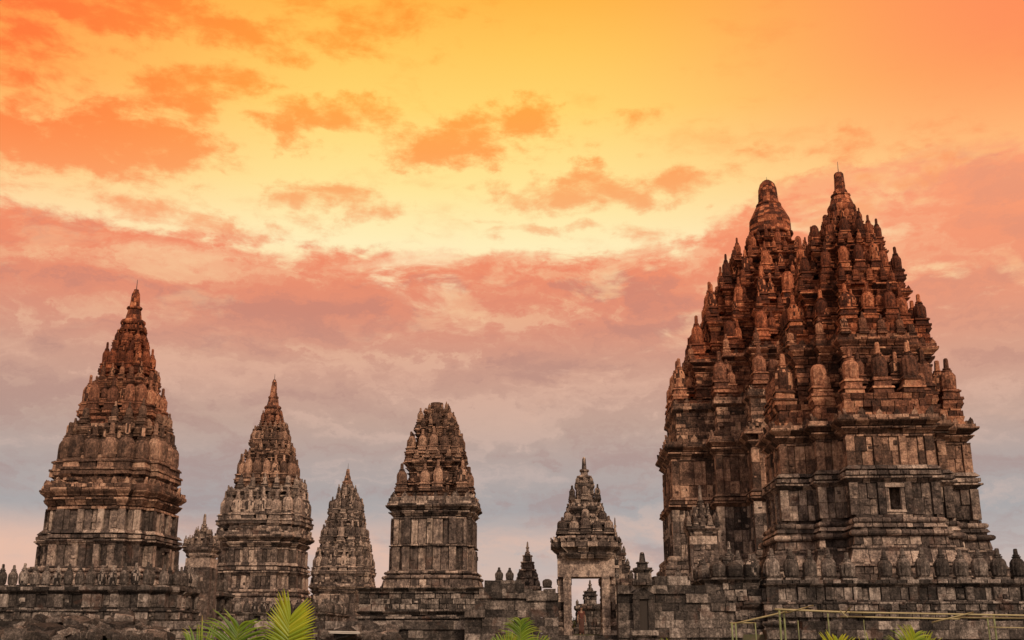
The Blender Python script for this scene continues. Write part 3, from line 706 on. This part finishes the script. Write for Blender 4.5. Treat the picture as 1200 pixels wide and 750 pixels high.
# ------------------------------------------------------------------ rubble
def rock_mesh(k):
    bm = bmesh.new(); bmesh.ops.create_cube(bm, size=1)
    bmesh.ops.subdivide_edges(bm, edges=bm.edges[:], cuts=2, use_grid_fill=True)
    r = random.Random(k)
    for v in bm.verts:
        q = sum(1 for a in v.co if abs(a) > .45)
        v.co *= (1.0 if q < 2 else .97 if q == 2 else .93)
        v.co += __import__('mathutils').Vector([r.uniform(-.045, .045) for _ in range(3)])
    me = bpy.data.meshes.new('rubble_block'); bm.to_mesh(me); bm.free(); me.materials.append(S_GREY); return me
ROCKS = [rock_mesh(k) for k in range(8)]
def pile(x0, x1, y0, y1, n, label, group, hfun, smax=.55):
    for i in range(n):
        x = R_.uniform(x0, x1); y = R_.uniform(y0, y1); s = R_.choice((1, 1, 1.5))*R_.uniform(.28, smax)
        h = hfun(x, y)
        o = bpy.data.objects.new('rubble_block', R_.choice(ROCKS)); COL.objects.link(o)
        o.location = (x, y, max(.15, h-R_.uniform(0, .35))); o.scale = (s*R_.uniform(.9, 1.7), s*R_.uniform(.8, 1.3), s*R_.uniform(.55, 1))
        o.rotation_euler = (R_.uniform(-.4, .4), R_.uniform(-.4, .4), R_.uniform(0, pi)); tag(o, label, 'rubble block', group)
def h1(x, y):
    e = min(1, max(0, (x+26.2)/1.8))*min(1, max(0, (-17.5-x)/2.5))
    return 1.75+(1.0+.25*sin(x*2.1))*min(1, e)*max(.25, (y-54.5)/4.4)
pile(-26.8, -17.4, 55, 59.2, 240, 'grey tumbled stone block in the rubble heap under the far left temple', 'rubble heap at the lower left', h1, .6)
def h2(x, y): return 1.75+.55*(.7+.3*sin(x*3))*max(.3, (y-55.5)/3.5)
pile(-13, -5.6, 56, 59.0, 68, 'grey tumbled stone block in the low heap in front of the blunt-topped temple', 'low rubble heap below the middle temple', h2, .55)
o = bpy.data.objects.new('fallen_slab', ROCKS[3]); COL.objects.link(o); o.location = (-8.2, 55.6, 1.98); o.scale = (1.5, .5, .12); o.rotation_euler = (0, .02, .1)
tag(o, 'long pale fallen slab lying on the rubble in front of the blunt-topped temple', 'stone slab')
o.data = o.data.copy(); o.data.materials[0] = simple('pale_slab', (.42,.38,.34), .9)
# banks of earth under the heaps
def bank(x0, x1, y0, y1, hf, name):
    m = MB(); nx, ny = 40, 10; vs = []
    for j in range(ny+1):
        for i in range(nx+1):
            x = x0+(x1-x0)*i/nx; y = y0+(y1-y0)*j/ny
            e = min(1, i/4, (nx-i)/4)*min(1, j/3)
            vs.append((x, y, max(.004, (hf(x, y)-.75)*e)))
    fs = [(j*(nx+1)+i, j*(nx+1)+i+1, (j+1)*(nx+1)+i+1, (j+1)*(nx+1)+i) for j in range(ny) for i in range(nx)]
    m.add(vs, fs, .4); return tag(m.build(name, M_GROUND), kind='structure')
gm = bpy.data.materials.new('dry_ground'); nt = nodes(gm); Tn = NT(nt); co = Tn.n('ShaderNodeTexCoord').outputs['Object']
n1 = Tn.noise(co, .35, 6, .65); n2 = Tn.noise(co, 6, 5, .7)
cc = Tn.mix(Tn.mr(n1, .42, .6), (.05, .07, .02, 1), (.14, .1, .065, 1)); cc = Tn.mix(Tn.m('MULTIPLY', n2, .5), cc, (.05, .04, .03, 1))
p = Tn.n('ShaderNodeBsdfPrincipled'); nt.links.new(cc, p.inputs[0]); p.inputs['Roughness'].default_value = .95
o_ = Tn.n('ShaderNodeOutputMaterial'); nt.links.new(p.outputs[0], o_.inputs[0]); M_GROUND = gm
bank(-28, -16, 53.5, 59.5, h1, 'earth_bank'); bank(-14.5, -4.5, 54.5, 59.5, h2, 'earth_bank')
m = MB(); N = 24; S = 3000
vs = [(-S+2*S*i/N, -S+2*S*j/N, 0) for j in range(N+1) for i in range(N+1)]
m.add(vs, [(j*(N+1)+i, j*(N+1)+i+1, (j+1)*(N+1)+i+1, (j+1)*(N+1)+i) for j in range(N) for i in range(N)], .5)
tag(m.build('ground', M_GROUND), kind='structure')
m = MB(); m.box(-60, 60, 60.4, 180, .01, 1.9, .5); tag(m.build('court_terrace', M_GROUND), kind='structure')

# ------------------------------------------------------------------ bamboo railing
def cane(m, A, B, r):
    import mathutils
    a = mathutils.Vector(A); b = mathutils.Vector(B); d = (b-a); L = d.length; d.normalize()
    u = d.orthogonal().normalized(); w = d.cross(u); n = 8; prof = []
    s = 0
    while s < L:
        prof += [(s, r), (max(s, s+.26), r*.97), (s+.28, r*1.12)]; s += .3
    prof = [(min(q, L), k) for q, k in prof]+[(L, r*.95)]
    vs = []; 
    for q, k in prof:
        for i in range(n):
            t = 2*pi*i/n; P = a+d*q+u*(k*cos(t))+w*(k*sin(t)); vs.append(tuple(P))
    K = len(prof)
    fs = [(k*n+i, k*n+(i+1) % n, (k+1)*n+(i+1) % n, (k+1)*n+i) for k in range(K-1) for i in range(n)]+[list(range(n))[::-1], list(range((K-1)*n, K*n))]
    m.add(vs, fs, .5)
T = empty('bamboo_fence', (7.5, 20.5, 0), 0, 'rickety railing of yellow and green bamboo poles in front of the giant temples', 'fence')
def pole(nm, p0, p1, D0, D1, r, mat, down=False):
    A = at(p0[0], p0[1], D0); B = at(p1[0], p1[1], D1)
    if down: B = (A[0], A[1], 0)
    r *= .68; m = MB(); sub = lambda P: (P[0]-7.5, P[1]-20.5, P[2]); cane(m, sub(A), sub(B), r); m.build(nm, mat, T, True)
Dr = 20.5
for (a, b2, D0, D1, r) in (((908,714),(1018,718.5),20.4,20.4,.026), ((996,717.5),(1215,721.5),20.3,20.3,.022), ((985,722.5),(1125,725.5),20.5,20.5,.02), ((858,731.5),(922,716.8),20.9,20.5,.024),
        ((921,718.5),(953,709.5),20.45,20.2,.018), ((985,716),(993,723),20.2,20.3,.02), ((989,719.5),(997,711.5),20.25,20.2,.016), ((1092,729.5),(1141,717.5),20.4,20.2,.02),
        ((855,730),(886,730),20.9,20.9,.016), ((1118,723.5),(1215,724.6),20.35,20.35,.022), ((1160,735),(1215,736),20.5,20.5,.014)):
    pole('rail', a, b2, D0, D1, r, M_BAMBOO)
for (x, y, r) in ((913,713,.03), (918.5,716,.026), (857.5,730,.024), (862,730.5,.02), (885,730,.018), (970,719,.022), (935,727,.014), (1164.5,721.5,.026), (1157,723,.02), (1012,726,.012)):
    pole('post', (x, y), (x, y), Dr+.05, Dr, r, M_BAMBOOG, True)

# ------------------------------------------------------------------ palms
import mathutils
V3 = mathutils.Vector
def leaflet(m, P, d, up, L, w, droop, tint, tip=.0):
    d = d.normalized(); side = d.cross(up).normalized(); n = 6; pts = []
    p = P.copy(); dd = d.copy(); vs = []
    for k in range(n+1):
        t = k/n; ww = w*(.35+.65*min(1, t*4))*(1-t**2.2)+.0015
        nrm = dd.cross(side).normalized()
        vs += [tuple(p-side*ww), tuple(p-nrm*ww*.35), tuple(p+side*ww)]
        p = p+dd*(L/n); dd = (dd+V3((0, 0, -1))*droop*(t+.2)/n*2).normalized()
    for k in range(n):
        a = 3*k; t = k/n
        m.add([vs[a], vs[a+1], vs[a+4], vs[a+3]], [(0, 1, 2, 3)], min(1, max(0, tint+tip*t*t))); m.add([vs[a+1], vs[a+2], vs[a+5], vs[a+4]], [(0, 1, 2, 3)], min(1, max(0, tint-.12+tip*t*t)))
def frond(name, T, base, tipdir, L, n, LL, w, a0, a1, droop, mat, face, tint=.5, tip=0, curve=.3, start=.25):
    n = int(n*1.7)
    """pinnate leaf: rachis from base along tipdir, leaflets spread in the plane facing `face`"""
    m = MB(); rm = MB(); p = V3(base); d = V3(tipdir).normalized(); f = V3(face).normalized()
    steps = n; prev = []
    pts = []
    for k in range(steps+1):
        pts.append((p.copy(), d.copy())); p = p+d*(L/steps); d = (d+V3((0, 0, -1))*curve/steps).normalized()
    for k, (q, dd) in enumerate(pts):
        t = k/steps
        if t < start: continue
        tt = (t-start)/(1-start)
        side = dd.cross(f).normalized(); ang = radians(a0+(a1-a0)*tt)
        for s in (-1, 1):
            aa = ang*R_.uniform(.85, 1.15)
            dir_ = dd*cos(aa)+side*s*sin(aa)+f*R_.uniform(-.12, .12)
            leaflet(m, q, dir_, f, LL*(sin(pi*(.22+.68*tt)))*R_.uniform(.85, 1.12), w*R_.uniform(.8, 1.15), droop*R_.uniform(.6, 1.4), tint+R_.uniform(-.2, .2), tip)
    lv = m.build(name, mat, T)
    for k in range(steps):
        a, b = pts[k][0], pts[k+1][0]; s = (b-a).orthogonal().normalized()*.006*(1.3-k/steps); s2 = (b-a).cross(s).normalized()*s.length
        v = [tuple(a+s), tuple(a+s2), tuple(a-s), tuple(a-s2), tuple(b+s), tuple(b+s2), tuple(b-s), tuple(b-s2)]
        rm.add(v, [(0,1,5,4),(1,2,6,5),(2,3,7,6),(3,0,4,7)], .75)
    rm.build('midrib', mat, lv)
def fanleaf(T, bx, by, z0, z1, mat, sc_=1.0):
    m = MB(); f = V3((0, -1, .15)).normalized(); n = 26
    for s, (aT, aB), (lT, lM, lB) in ((-1, (7, 80), (.34, .34, .26)), (1, (40, 88), (.33, .33, .26))):
        for k in range(n):
            t = k/(n-1)                      # 0 at the top of the rachis
            z = z1-(z1-z0)*t; a = radians(aT+(aB-aT)*t**.8)
            L = (lT*(1-t)**2+2*lM*t*(1-t)+lB*t*t)*(1 if t > .05 else .93)*R_.uniform(.9, 1.08)*sc_
            d = V3((s*sin(a), R_.uniform(-.06, .02), cos(a)))
            leaflet(m, V3((bx, by-.02*abs(sin(k*1.7)), z)), d, f, L, .0135*(1.25-.4*t)*sc_, .1+.35*t*R_.uniform(.5, 1.5), .74-.28*t+R_.uniform(-.16, .16), .1)
    lv = m.build('frond', mat, T)
    r = MB(); lathe(r, [(z0-.3, .012), (z1, .006)], 6, c=(bx, by)); r.build('midrib', mat, lv)
def palm(x, D, label, fr, htrunk=1.2, grp='young palms in the foreground', fan=False):
    X = at(x, 748, D)[0]
    T = empty('young_palm', (X, D, 0), 0, label, 'palm', grp)
    m = MB(); lathe(m, [(0, .09), (.3, .06), (htrunk, .035)], 9, tint=.3, er=.004); m.build('trunk', M_BARK, T, True)
    if fan: fanleaf(T, .04, -.05, 1.45, 1.9, M_LEAF)
    for (bx, by, bz, dx, dy, dz, L, n, LL, w, a0, a1, dr, mat, tint, tip, cv) in fr:
        frond('frond', T, (bx, by, bz), (dx, dy, dz), L, n, LL, w, a0, a1, dr, mat, (0, -1, .12), tint, tip, cv)
# big bright fan: apex of the split leaf at y 697
palm(335, 12, 'bright lime palm with a stiff V-split fan leaf, tallest of the foreground palms', [
    (.05, .1, 1.1, .8, .1, .7, .7, 14, .35, .014, 60, 20, .5, M_LEAF, .6, .1, .5),
    (-.05, .1, 1.1, -.75, .1, .6, .6, 12, .3, .014, 60, 20, .6, M_LEAFD, .5, .1, .6)], fan=True)
palm(268, 12.4, 'darker green palm with drooping browned tips, left of the bright fan-leaved one', [
    (.03, 0, 1.15, .12, -.1, 1, .68, 20, .52, .011, 70, 35, .9, M_LEAFD, .45, .3, .3),
    (-.02, .1, 1.1, -.45, .1, .8, .75, 18, .45, .011, 65, 30, 1.2, M_LEAFD, .4, .6, .7),
    (.02, .1, 1.1, .5, .0, .7, .65, 16, .4, .011, 65, 30, 1.1, M_LEAFD, .5, .3, .6),
    (-.02, -.1, 1.1, -.75, -.1, .55, .7, 16, .32, .011, 60, 30, .9, M_LEAF, .5, .4, .7)])
palm(609, 17, 'small green palm clump below the broken wall, the taller of that pair', [
    (0, 0, 1.3, .02, -.1, 1, .64, 22, .34, .011, 66, 30, 1.0, M_LEAFD, .5, .3, .3), (0, 0, 1.25, .55, 0, .85, .55, 16, .3, .011, 62, 30, 1.1, M_LEAFD, .55, .2, .8), (0, 0, 1.25, -.5, 0, .85, .55, 14, .24, .011, 62, 30, 1.1, M_LEAFD, .45, .2, .8)])
palm(578, 16, 'low green palm clump below the broken wall, the shorter one on the left', [
    (0, 0, 1.2, .5, -.1, 1, .55, 18, .3, .011, 66, 30, .9, M_LEAFD, .6, .2, .6), (0, 0, 1.2, -.5, 0, .8, .5, 14, .24, .01, 62, 30, 1.1, M_LEAFD, .5, .3, .8)])
palm(1050, 13, 'wide yellow-green palm in front of the bamboo railing at the lower right', [
    (0, 0, 1.15, .3, -.1, 1, .62, 18, .34, .009, 62, 30, .8, M_LEAF, .5, .2, .2), (0, 0, 1.1, -.7, 0, .8, .65, 16, .38, .011, 60, 25, .4, M_LEAF, .5, .3, .5), (0, 0, 1.1, .95, 0, .62, .6, 14, .34, .011, 60, 25, .5, M_LEAFD, .6, .2, .5)])
palm(975, 14, 'short yellow palm tuft under the railing, left of the wide palm', [
    (0, 0, 1.15, .1, -.1, 1, .5, 16, .34, .013, 60, 20, .2, M_LEAF, .75, .2, .1), (0, 0, 1.15, .7, -.1, .6, .4, 12, .26, .012, 60, 20, .3, M_LEAF, .7, .2, .3)])
palm(1085, 14, 'sparse yellow-green palm tuft right of the wide palm by the railing', [
    (0, 0, 1.15, -.2, -.1, 1, .5, 16, .34, .01, 60, 25, .5, M_LEAF, .6, .2, .3), (0, 0, 1.12, .6, -.1, .7, .45, 12, .28, .01, 60, 25, .6, M_LEAFD, .6, .2, .4)])
palm(785, 14, 'tiny palm tips peeping over the bottom edge below the pale block wall', [
    (0, 0, 1.12, .15, -.1, 1, .45, 16, .34, .013, 60, 30, .5, M_LEAF, .55, .2, .1)])

# ------------------------------------------------------------------ far tree seen through the gate and behind
def tree(X, Y, z0, h, r, label):
    T = empty('tree', (X, Y, z0), 0, label, 'tree', None)
    m = MB(); lathe(m, [(0, r*.09), (h*.4, r*.06), (h*.75, r*.03)], 8, er=.02); m.build('trunk', M_BARK, T)
    m = MB()
    cl = [(R_.gauss(0, r*.45), R_.gauss(0, r*.45), h*.62+R_.gauss(0, h*.14), r*R_.uniform(.22, .42)) for _ in range(16)]
    for cx, cy, cz, cr in cl:
        tb = R_.random()
        for _ in range(110):
            u = V3((R_.gauss(0, 1), R_.gauss(0, 1), R_.gauss(0, 1))).normalized()*cr*R_.uniform(.5, 1.05)
            c0 = V3((cx, cy, cz))+u; a = V3((R_.gauss(0, 1), R_.gauss(0, 1), R_.gauss(0, 1))).normalized()*.16; b = a.orthogonal().normalized()*.09
            m.add([tuple(c0-a), tuple(c0+b), tuple(c0+a), tuple(c0-b)], [(0, 1, 2, 3)], min(1, max(0, tb+R_.uniform(-.3, .3))))
    m.build('crown', M_TREE, T)
tree(6.3, 125, 0, 3.6, 1.9, 'low dark round tree far behind, at the left edge of the gate doorway')

# ------------------------------------------------------------------ person
def skin_chain(name, verts, edges, radii, mat, parent, sub=2, root=0):
    me = bpy.data.meshes.new(name); me.from_pydata([tuple(v) for v in verts], edges, []); o = bpy.data.objects.new(name, me); COL.objects.link(o); o.parent = parent
    sk = o.modifiers.new('s', 'SKIN'); ly = me.skin_vertices[0] if me.skin_vertices else None
    if ly is None:
        bm = bmesh.new(); bm.from_mesh(me); bm.verts.layers.skin.verify(); bm.to_mesh(me); bm.free(); ly = me.skin_vertices[0]
    for i, r in enumerate(radii): ly.data[i].radius = (r if isinstance(r, tuple) else (r, r)); ly.data[i].use_root = (i == root)
    sb = o.modifiers.new('u', 'SUBSURF'); sb.levels = sub; sb.render_levels = sub
    me.materials.append(mat); return o
SKIN = simple('skin', (.25,.13,.08), .6); CLOTH = simple('rust_cloth', (.085,.024,.015), .9); CLOTH2 = simple('brown_sarong', (.07,.028,.02), .9); HAIR = simple('dark_hair', (.012,.01,.009), .6)
P = empty('person', (4.38, 71.5, 1.9), radians(12), 'person in a rust-red shirt and long brown wrap standing behind the gate doorway', 'person')
V = []; E = []; Rr = []
def vv(x, y, z, r, p=None):
    V.append((x, y, z)); Rr.append(r); i = len(V)-1
    if p is not None: E.append((p, i))
    return i
pel = vv(0, 0, .94, (.145, .105)); wa = vv(0, 0, 1.1, (.125, .09), pel); ch = vv(0, .01, 1.3, (.155, .105), wa); nb = vv(0, .01, 1.45, (.075, .065), ch)
nk = vv(0, -.005, 1.52, .052, nb); hd = vv(0, -.015, 1.6, (.07, .085), nk); ht = vv(0, -.005, 1.7, (.078, .09), hd); tp = vv(0, 0, 1.755, (.05, .055), ht)
vv(0, -.105, 1.625, .012, hd)
for s in (-1, 1):
    sh = vv(s*.17, .01, 1.41, .06, ch); el = vv(s*.235, .03, 1.13, .042, sh); wr = vv(s*.25, -.04, .9, .03, el); hn = vv(s*.25, -.055, .83, (.024, .036), wr)
    for q in range(4): f1 = vv(s*.25, -.085+q*.02, .765, .0095, hn); vv(s*.243, -.09+q*.02, (.715, .7, .705, .73)[q], .0085, f1)
    t1 = vv(s*.235, -.1, .82, .011, wr); vv(s*.225, -.115, .775, .009, t1)
    hp = vv(s*.095, 0, .86, .092, pel); kn = vv(s*.105, -.01+.03*s, .49, .058, hp); an = vv(s*.11, .02+.05*s, .09, .038, kn); vv(s*.12, -.12+.05*s, .035, (.04, .03), an)
    vv(s*.082, -.0, 1.64, .016, ht)
skin_chain('body', V, E, Rr, SKIN, P)
skin_chain('shirt', [(0,0,.93),(0,0,1.1),(0,.01,1.3),(0,.01,1.43),(-.17,.01,1.41),(-.215,.025,1.22),(.17,.01,1.41),(.215,.025,1.22)], [(0,1),(1,2),(2,3),(2,4),(4,5),(2,6),(6,7)], [(.165,.125),(.148,.112),(.172,.122),(.085,.075),.074,.062,.074,.062], CLOTH, P, root=2)
m = MB(); lathe(m, [(.13, .17), (.3, .165), (.6, .175), (.85, .18), (.98, .165), (1.0, .15)], 20, tint=.4, er=.004); sk = m.build('sarong', CLOTH2, P, True); sk.scale = (1, .78, 1)
bm = bmesh.new(); bmesh.ops.create_uvsphere(bm, u_segments=16, v_segments=10, radius=1)
bmesh.ops.delete(bm, geom=[v for v in bm.verts if v.co.z < -.35 and v.co.y < .2], context='VERTS')
me = bpy.data.meshes.new('hair'); bm.to_mesh(me); bm.free(); me.materials.append(HAIR); o = bpy.data.objects.new('hair', me); COL.objects.link(o); o.parent = P; o.location = (0, .015, 1.7); o.scale = (.092, .105, .105)
m = MB()
for s in (-1, 1): lathe(m, [(1.655, .004), (1.66, .011), (1.665, .004)], 8, c=(s*.032, -.098))
m.build('eyes', HAIR, P)

# ------------------------------------------------------------------ sky
wd = bpy.data.worlds.new('World'); sc.world = wd; wd.use_nodes = True; nt = wd.node_tree; nt.nodes.clear(); T = NT(nt)
g = T.n('ShaderNodeTexCoord').outputs['Generated']
sx = T.n('ShaderNodeSeparateXYZ'); nt.links.new(g, sx.inputs[0]); x, y, z = sx.outputs
az = T.m('ARCTAN2', x, y); hy = T.m('SQRT', T.m('ADD', T.m('MULTIPLY', x, x), T.m('MULTIPLY', y, y))); el = T.m('ARCTAN2', z, hy)
def ae(px, py):
    a, b = ray(px, py); return atan2(a, 1), atan2(b, hypot(a, 1))
n_big = T.noise(T.comb(T.m('MULTIPLY', az, 3.2), T.m('MULTIPLY', el, 9.0), 3.1), 1.6, 9, .62, .35)
n_med = T.noise(T.comb(T.m('MULTIPLY', az, 9.0), T.m('MULTIPLY', el, 22.0), 7.7), 1.5, 8, .62, .4)
n_fin = T.noise(T.comb(T.m('MULTIPLY', az, 22.0), T.m('MULTIPLY', el, 42.0), 1.3), 1.6, 7, .62, .3)
e = lambda py: ae(600, py)[1]/.7   # ramp position for an elevation
elr = T.m('DIVIDE', el, .7, clamp=True)
clear = T.ramp(elr, [(e(690), lin(232,190,165)), (e(560), lin(215,190,180)), (e(440), lin(243,196,168)), (e(350), lin(255,222,170)), (e(290), lin(255,238,186)), (e(220), lin(255,229,152)), (e(130), lin(255,214,112)), (e(60), lin(255,200,92)), (e(0), lin(255,184,74))])
deckc = T.ramp(elr, [(e(690), lin(205,184,175)), (e(645), lin(186,176,173)), (e(600), lin(168,165,166)), (e(550), lin(178,163,158)), (e(500), lin(192,162,148)), (e(430), lin(206,156,136)), (e(370), lin(224,145,118)), (e(310), lin(240,142,106)), (e(250), lin(250,150,105)), (e(180), lin(255,160,100))])
upc = T.ramp(elr, [(e(300), lin(245,175,130)), (e(240), lin(250,168,105)), (e(180), lin(255,155,75)), (e(120), lin(255,160,62)), (e(0), lin(255,150,52))])
# red shift to both sides of the upper sky
hi = T.mr(el, e(420)*.7, e(60)*.7)
left = T.m('MULTIPLY', T.mr(az, ae(430, 100)[0], ae(-60, 100)[0], 0.0, 1.0), hi)
right = T.m('MULTIPLY', T.mr(az, ae(620, 100)[0], ae(1260, 100)[0], 0.0, 1.0), hi)
clear = T.mix(T.m('MULTIPLY', left, .8), clear, lin(255,150,75)); clear = T.mix(T.m('MULTIPLY', right, .95), clear, lin(255,140,92))
upc = T.mix(T.m('MULTIPLY', left, .95), upc, lin(255,108,58)); upc = T.mix(T.m('MULTIPLY', right, .9), upc, lin(252,138,98))
# named cloud banks (azimuth, elevation, half widths, strength)
wn = T.n('ShaderNodeTexNoise'); nt.links.new(T.comb(T.m('MULTIPLY', az, 7.0), T.m('MULTIPLY', el, 11.0), 5.0), wn.inputs['Vector']); wn.inputs['Scale'].default_value = 1.5; wn.inputs['Detail'].default_value = 7; wn.inputs['Roughness'].default_value = .62
warp = T.vm('MULTIPLY', T.vm('SUBTRACT', wn.outputs['Color'], (.5, .5, .5)), (.22, .09, 0))
vec = T.vm('ADD', T.comb(az, el, 0.0), warp); tot = None
blobs = [(30,158,190,36,1.45), (140,158,110,30,1.35), (95,175,80,20,1.2), (250,112,90,30,1.1), (230,20,150,26,1.2), (290,140,60,26,.5), (150,12,330,34,.95), (440,12,120,34,.7), (405,145,95,26,1.1), (560,172,85,26,1.2), (605,145,60,20,1.05), (400,236,80,24,.95), (160,240,100,24,.75), (20,210,60,16,.45), (235,282,70,16,.5), (615,236,70,22,.85), (745,220,110,24,1.0),
         (315,222,30,10,.6), (660,320,120,26,.5), (775,290,110,24,.6), (10,60,120,70,1.0), (10,120,60,40,.9), (190,135,90,22,.7), (590,185,60,16,.8), (330,150,40,16,.6), (130,235,60,18,.6), (560,315,60,14,.4), (1050,215,190,40,.5), (900,185,120,30,.45), (1120,140,160,30,.4), (1130,250,170,36,.7), (1010,250,120,30,.6), (770,145,70,18,.4), (1160,300,120,34,.75), (500,180,40,14,.8), (640,125,30,14,.8), (350,160,40,16,.9), (460,155,50,14,.7), (215,120,50,18,.8), (90,185,80,14,.8), (690,205,40,14,.8), (800,235,50,12,.7), (280,268,110,14,.75), (560,262,90,10,.55), (640,278,90,12,.7), (1130,210,140,26,.9), (1150,300,110,26,.9), (980,170,90,18,.6)]
for (px, py, wx, wy, s) in blobs:
    a0, e0 = ae(px, py); a1 = ae(px+wx, py)[0]; e1 = ae(px, py-wy)[1]
    d = T.vm('LENGTH', T.vm('MULTIPLY', T.vm('SUBTRACT', vec, (a0, e0, 0)), (1/abs(a1-a0), 1/abs(e1-e0), 0)))
    v = T.mr(d, 1.7, 0.0, 0.0, s)
    tot = v if tot is None else T.m('MAXIMUM', tot, v)
nz = T.m('ADD', T.m('MULTIPLY', T.m('SUBTRACT', n_med, .5), 2.2), T.m('MULTIPLY', T.m('SUBTRACT', n_fin, .5), 1.5))
cl = T.m('MULTIPLY', T.mr(T.m('ADD', tot, nz), .15, 1.1), T.mr(tot, .0, .3))
wisp = T.m('MULTIPLY', T.mr(T.m('ADD', n_big, T.m('MULTIPLY', T.m('SUBTRACT', n_fin, .5), .35)), .52, .74), .35)
cl = T.m('MAXIMUM', T.m('MULTIPLY', cl, .88), wisp)
col = T.mix(cl, clear, upc)
# lower cloud deck with a ragged upper edge
edge = T.m('ADD', e(296)*.7, T.mr(az, ae(330, 250)[0], ae(-30, 250)[0], 0.0, .014, False))
edge = T.m('ADD', edge, T.mr(az, ae(760, 250)[0], ae(960, 250)[0], 0.0, .06))
ed = T.m('ADD', T.m('SUBTRACT', edge, el), T.m('ADD', T.m('MULTIPLY', T.m('SUBTRACT', n_big, .5), .03), T.m('ADD', T.m('MULTIPLY', T.m('SUBTRACT', n_med, .5), .06), T.m('MULTIPLY', T.m('SUBTRACT', n_fin, .5), .03))))
dk = T.mr(ed, -.004, .014)
holes = T.mr(T.m('ADD', n_med, T.m('MULTIPLY', T.m('SUBTRACT', n_big, .5), .8)), .53, .72)
lowh = T.mr(el, e(560)*.7, e(330)*.7, .12, .8); rs = T.mr(az, ae(400, 300)[0], ae(900, 300)[0], .35, 1.0)
dk = T.m('MULTIPLY', dk, T.m('SUBTRACT', 1.0, T.m('MULTIPLY', T.m('MULTIPLY', holes, lowh), rs)))
# banks of darker and paler cloud inside the deck
vb = T.vm('ADD', T.comb(T.m('MULTIPLY', az, 4.0), T.m('MULTIPLY', el, 17.0), 2.2), T.vm('MULTIPLY', warp, (9, 14, 0)))
n_bk = T.noise(vb, 1.35, 8, .58, .2)
dc = T.mix(T.m('MULTIPLY', T.mr(n_bk, .49, .64), .78), deckc, T.mix(.55, clear, deckc))
dc = T.mix(T.m('MULTIPLY', T.mr(n_bk, .5, .36), .55), dc, T.mix(.6, deckc, (.36, .19, .18, 1)))
rl = T.mr(az, ae(700, 300)[0], ae(1100, 300)[0], 0.0, .45)
dc = T.mix(T.m('MULTIPLY', rl, T.mr(el, e(560)*.7, e(250)*.7)), dc, lin(250,168,128))
col = T.mix(dk, col, dc)
# peach glow patches at the horizon
glow = T.m('MULTIPLY', T.mr(el, e(595)*.7, e(650)*.7), T.mr(T.m('SUBTRACT', n_big, T.m('MULTIPLY', az, .35)), .42, .66))
col = T.mix(T.m('MULTIPLY', glow, .75), col, lin(238,190,165))
# sky behind the viewer: unseen, its even tone chosen to light the stone
back = T.mr(y, .25, -.35)
gp = T.mr(T.vm('LENGTH', T.vm('MULTIPLY', T.vm('SUBTRACT', vec, (ae(488, 322)[0], ae(488, 322)[1], 0)), (22, 34, 0))), 1.5, .2)
col = T.mix(T.m('MULTIPLY', gp, T.mr(n_med, .42, .6)), col, lin(255,226,180))
col = T.mix(back, col, (.82, .67, .58, 1))
col = T.mix(T.mr(z, -.01, -.08), col, (.10, .075, .055, 1))
bg = T.n('ShaderNodeBackground'); nt.links.new(col, bg.inputs[0]); bg.inputs[1].default_value = 1.0
o = T.n('ShaderNodeOutputWorld'); nt.links.new(bg.outputs[0], o.inputs[0])
# ------------------------------------------------------------------ sun
sd = bpy.data.lights.new('sun', 'SUN'); sd.energy = 2.7; sd.angle = radians(8); sd.color = (1, .77, .56)
so = bpy.data.objects.new('sun', sd); COL.objects.link(so)
saz, sel = radians(150), radians(35)     # azimuth from +Y towards +X
dirv = V3((-sin(saz)*cos(sel), -cos(saz)*cos(sel), -sin(sel))); so.rotation_euler = dirv.to_track_quat('-Z', 'Y').to_euler(); so.location = (20, -20, 40)

sc.view_settings.view_transform = 'Standard'; sc.view_settings.look = 'None'; sc.view_settings.exposure = 0; sc.view_settings.gamma = 1
sc.view_settings.use_curve_mapping = False
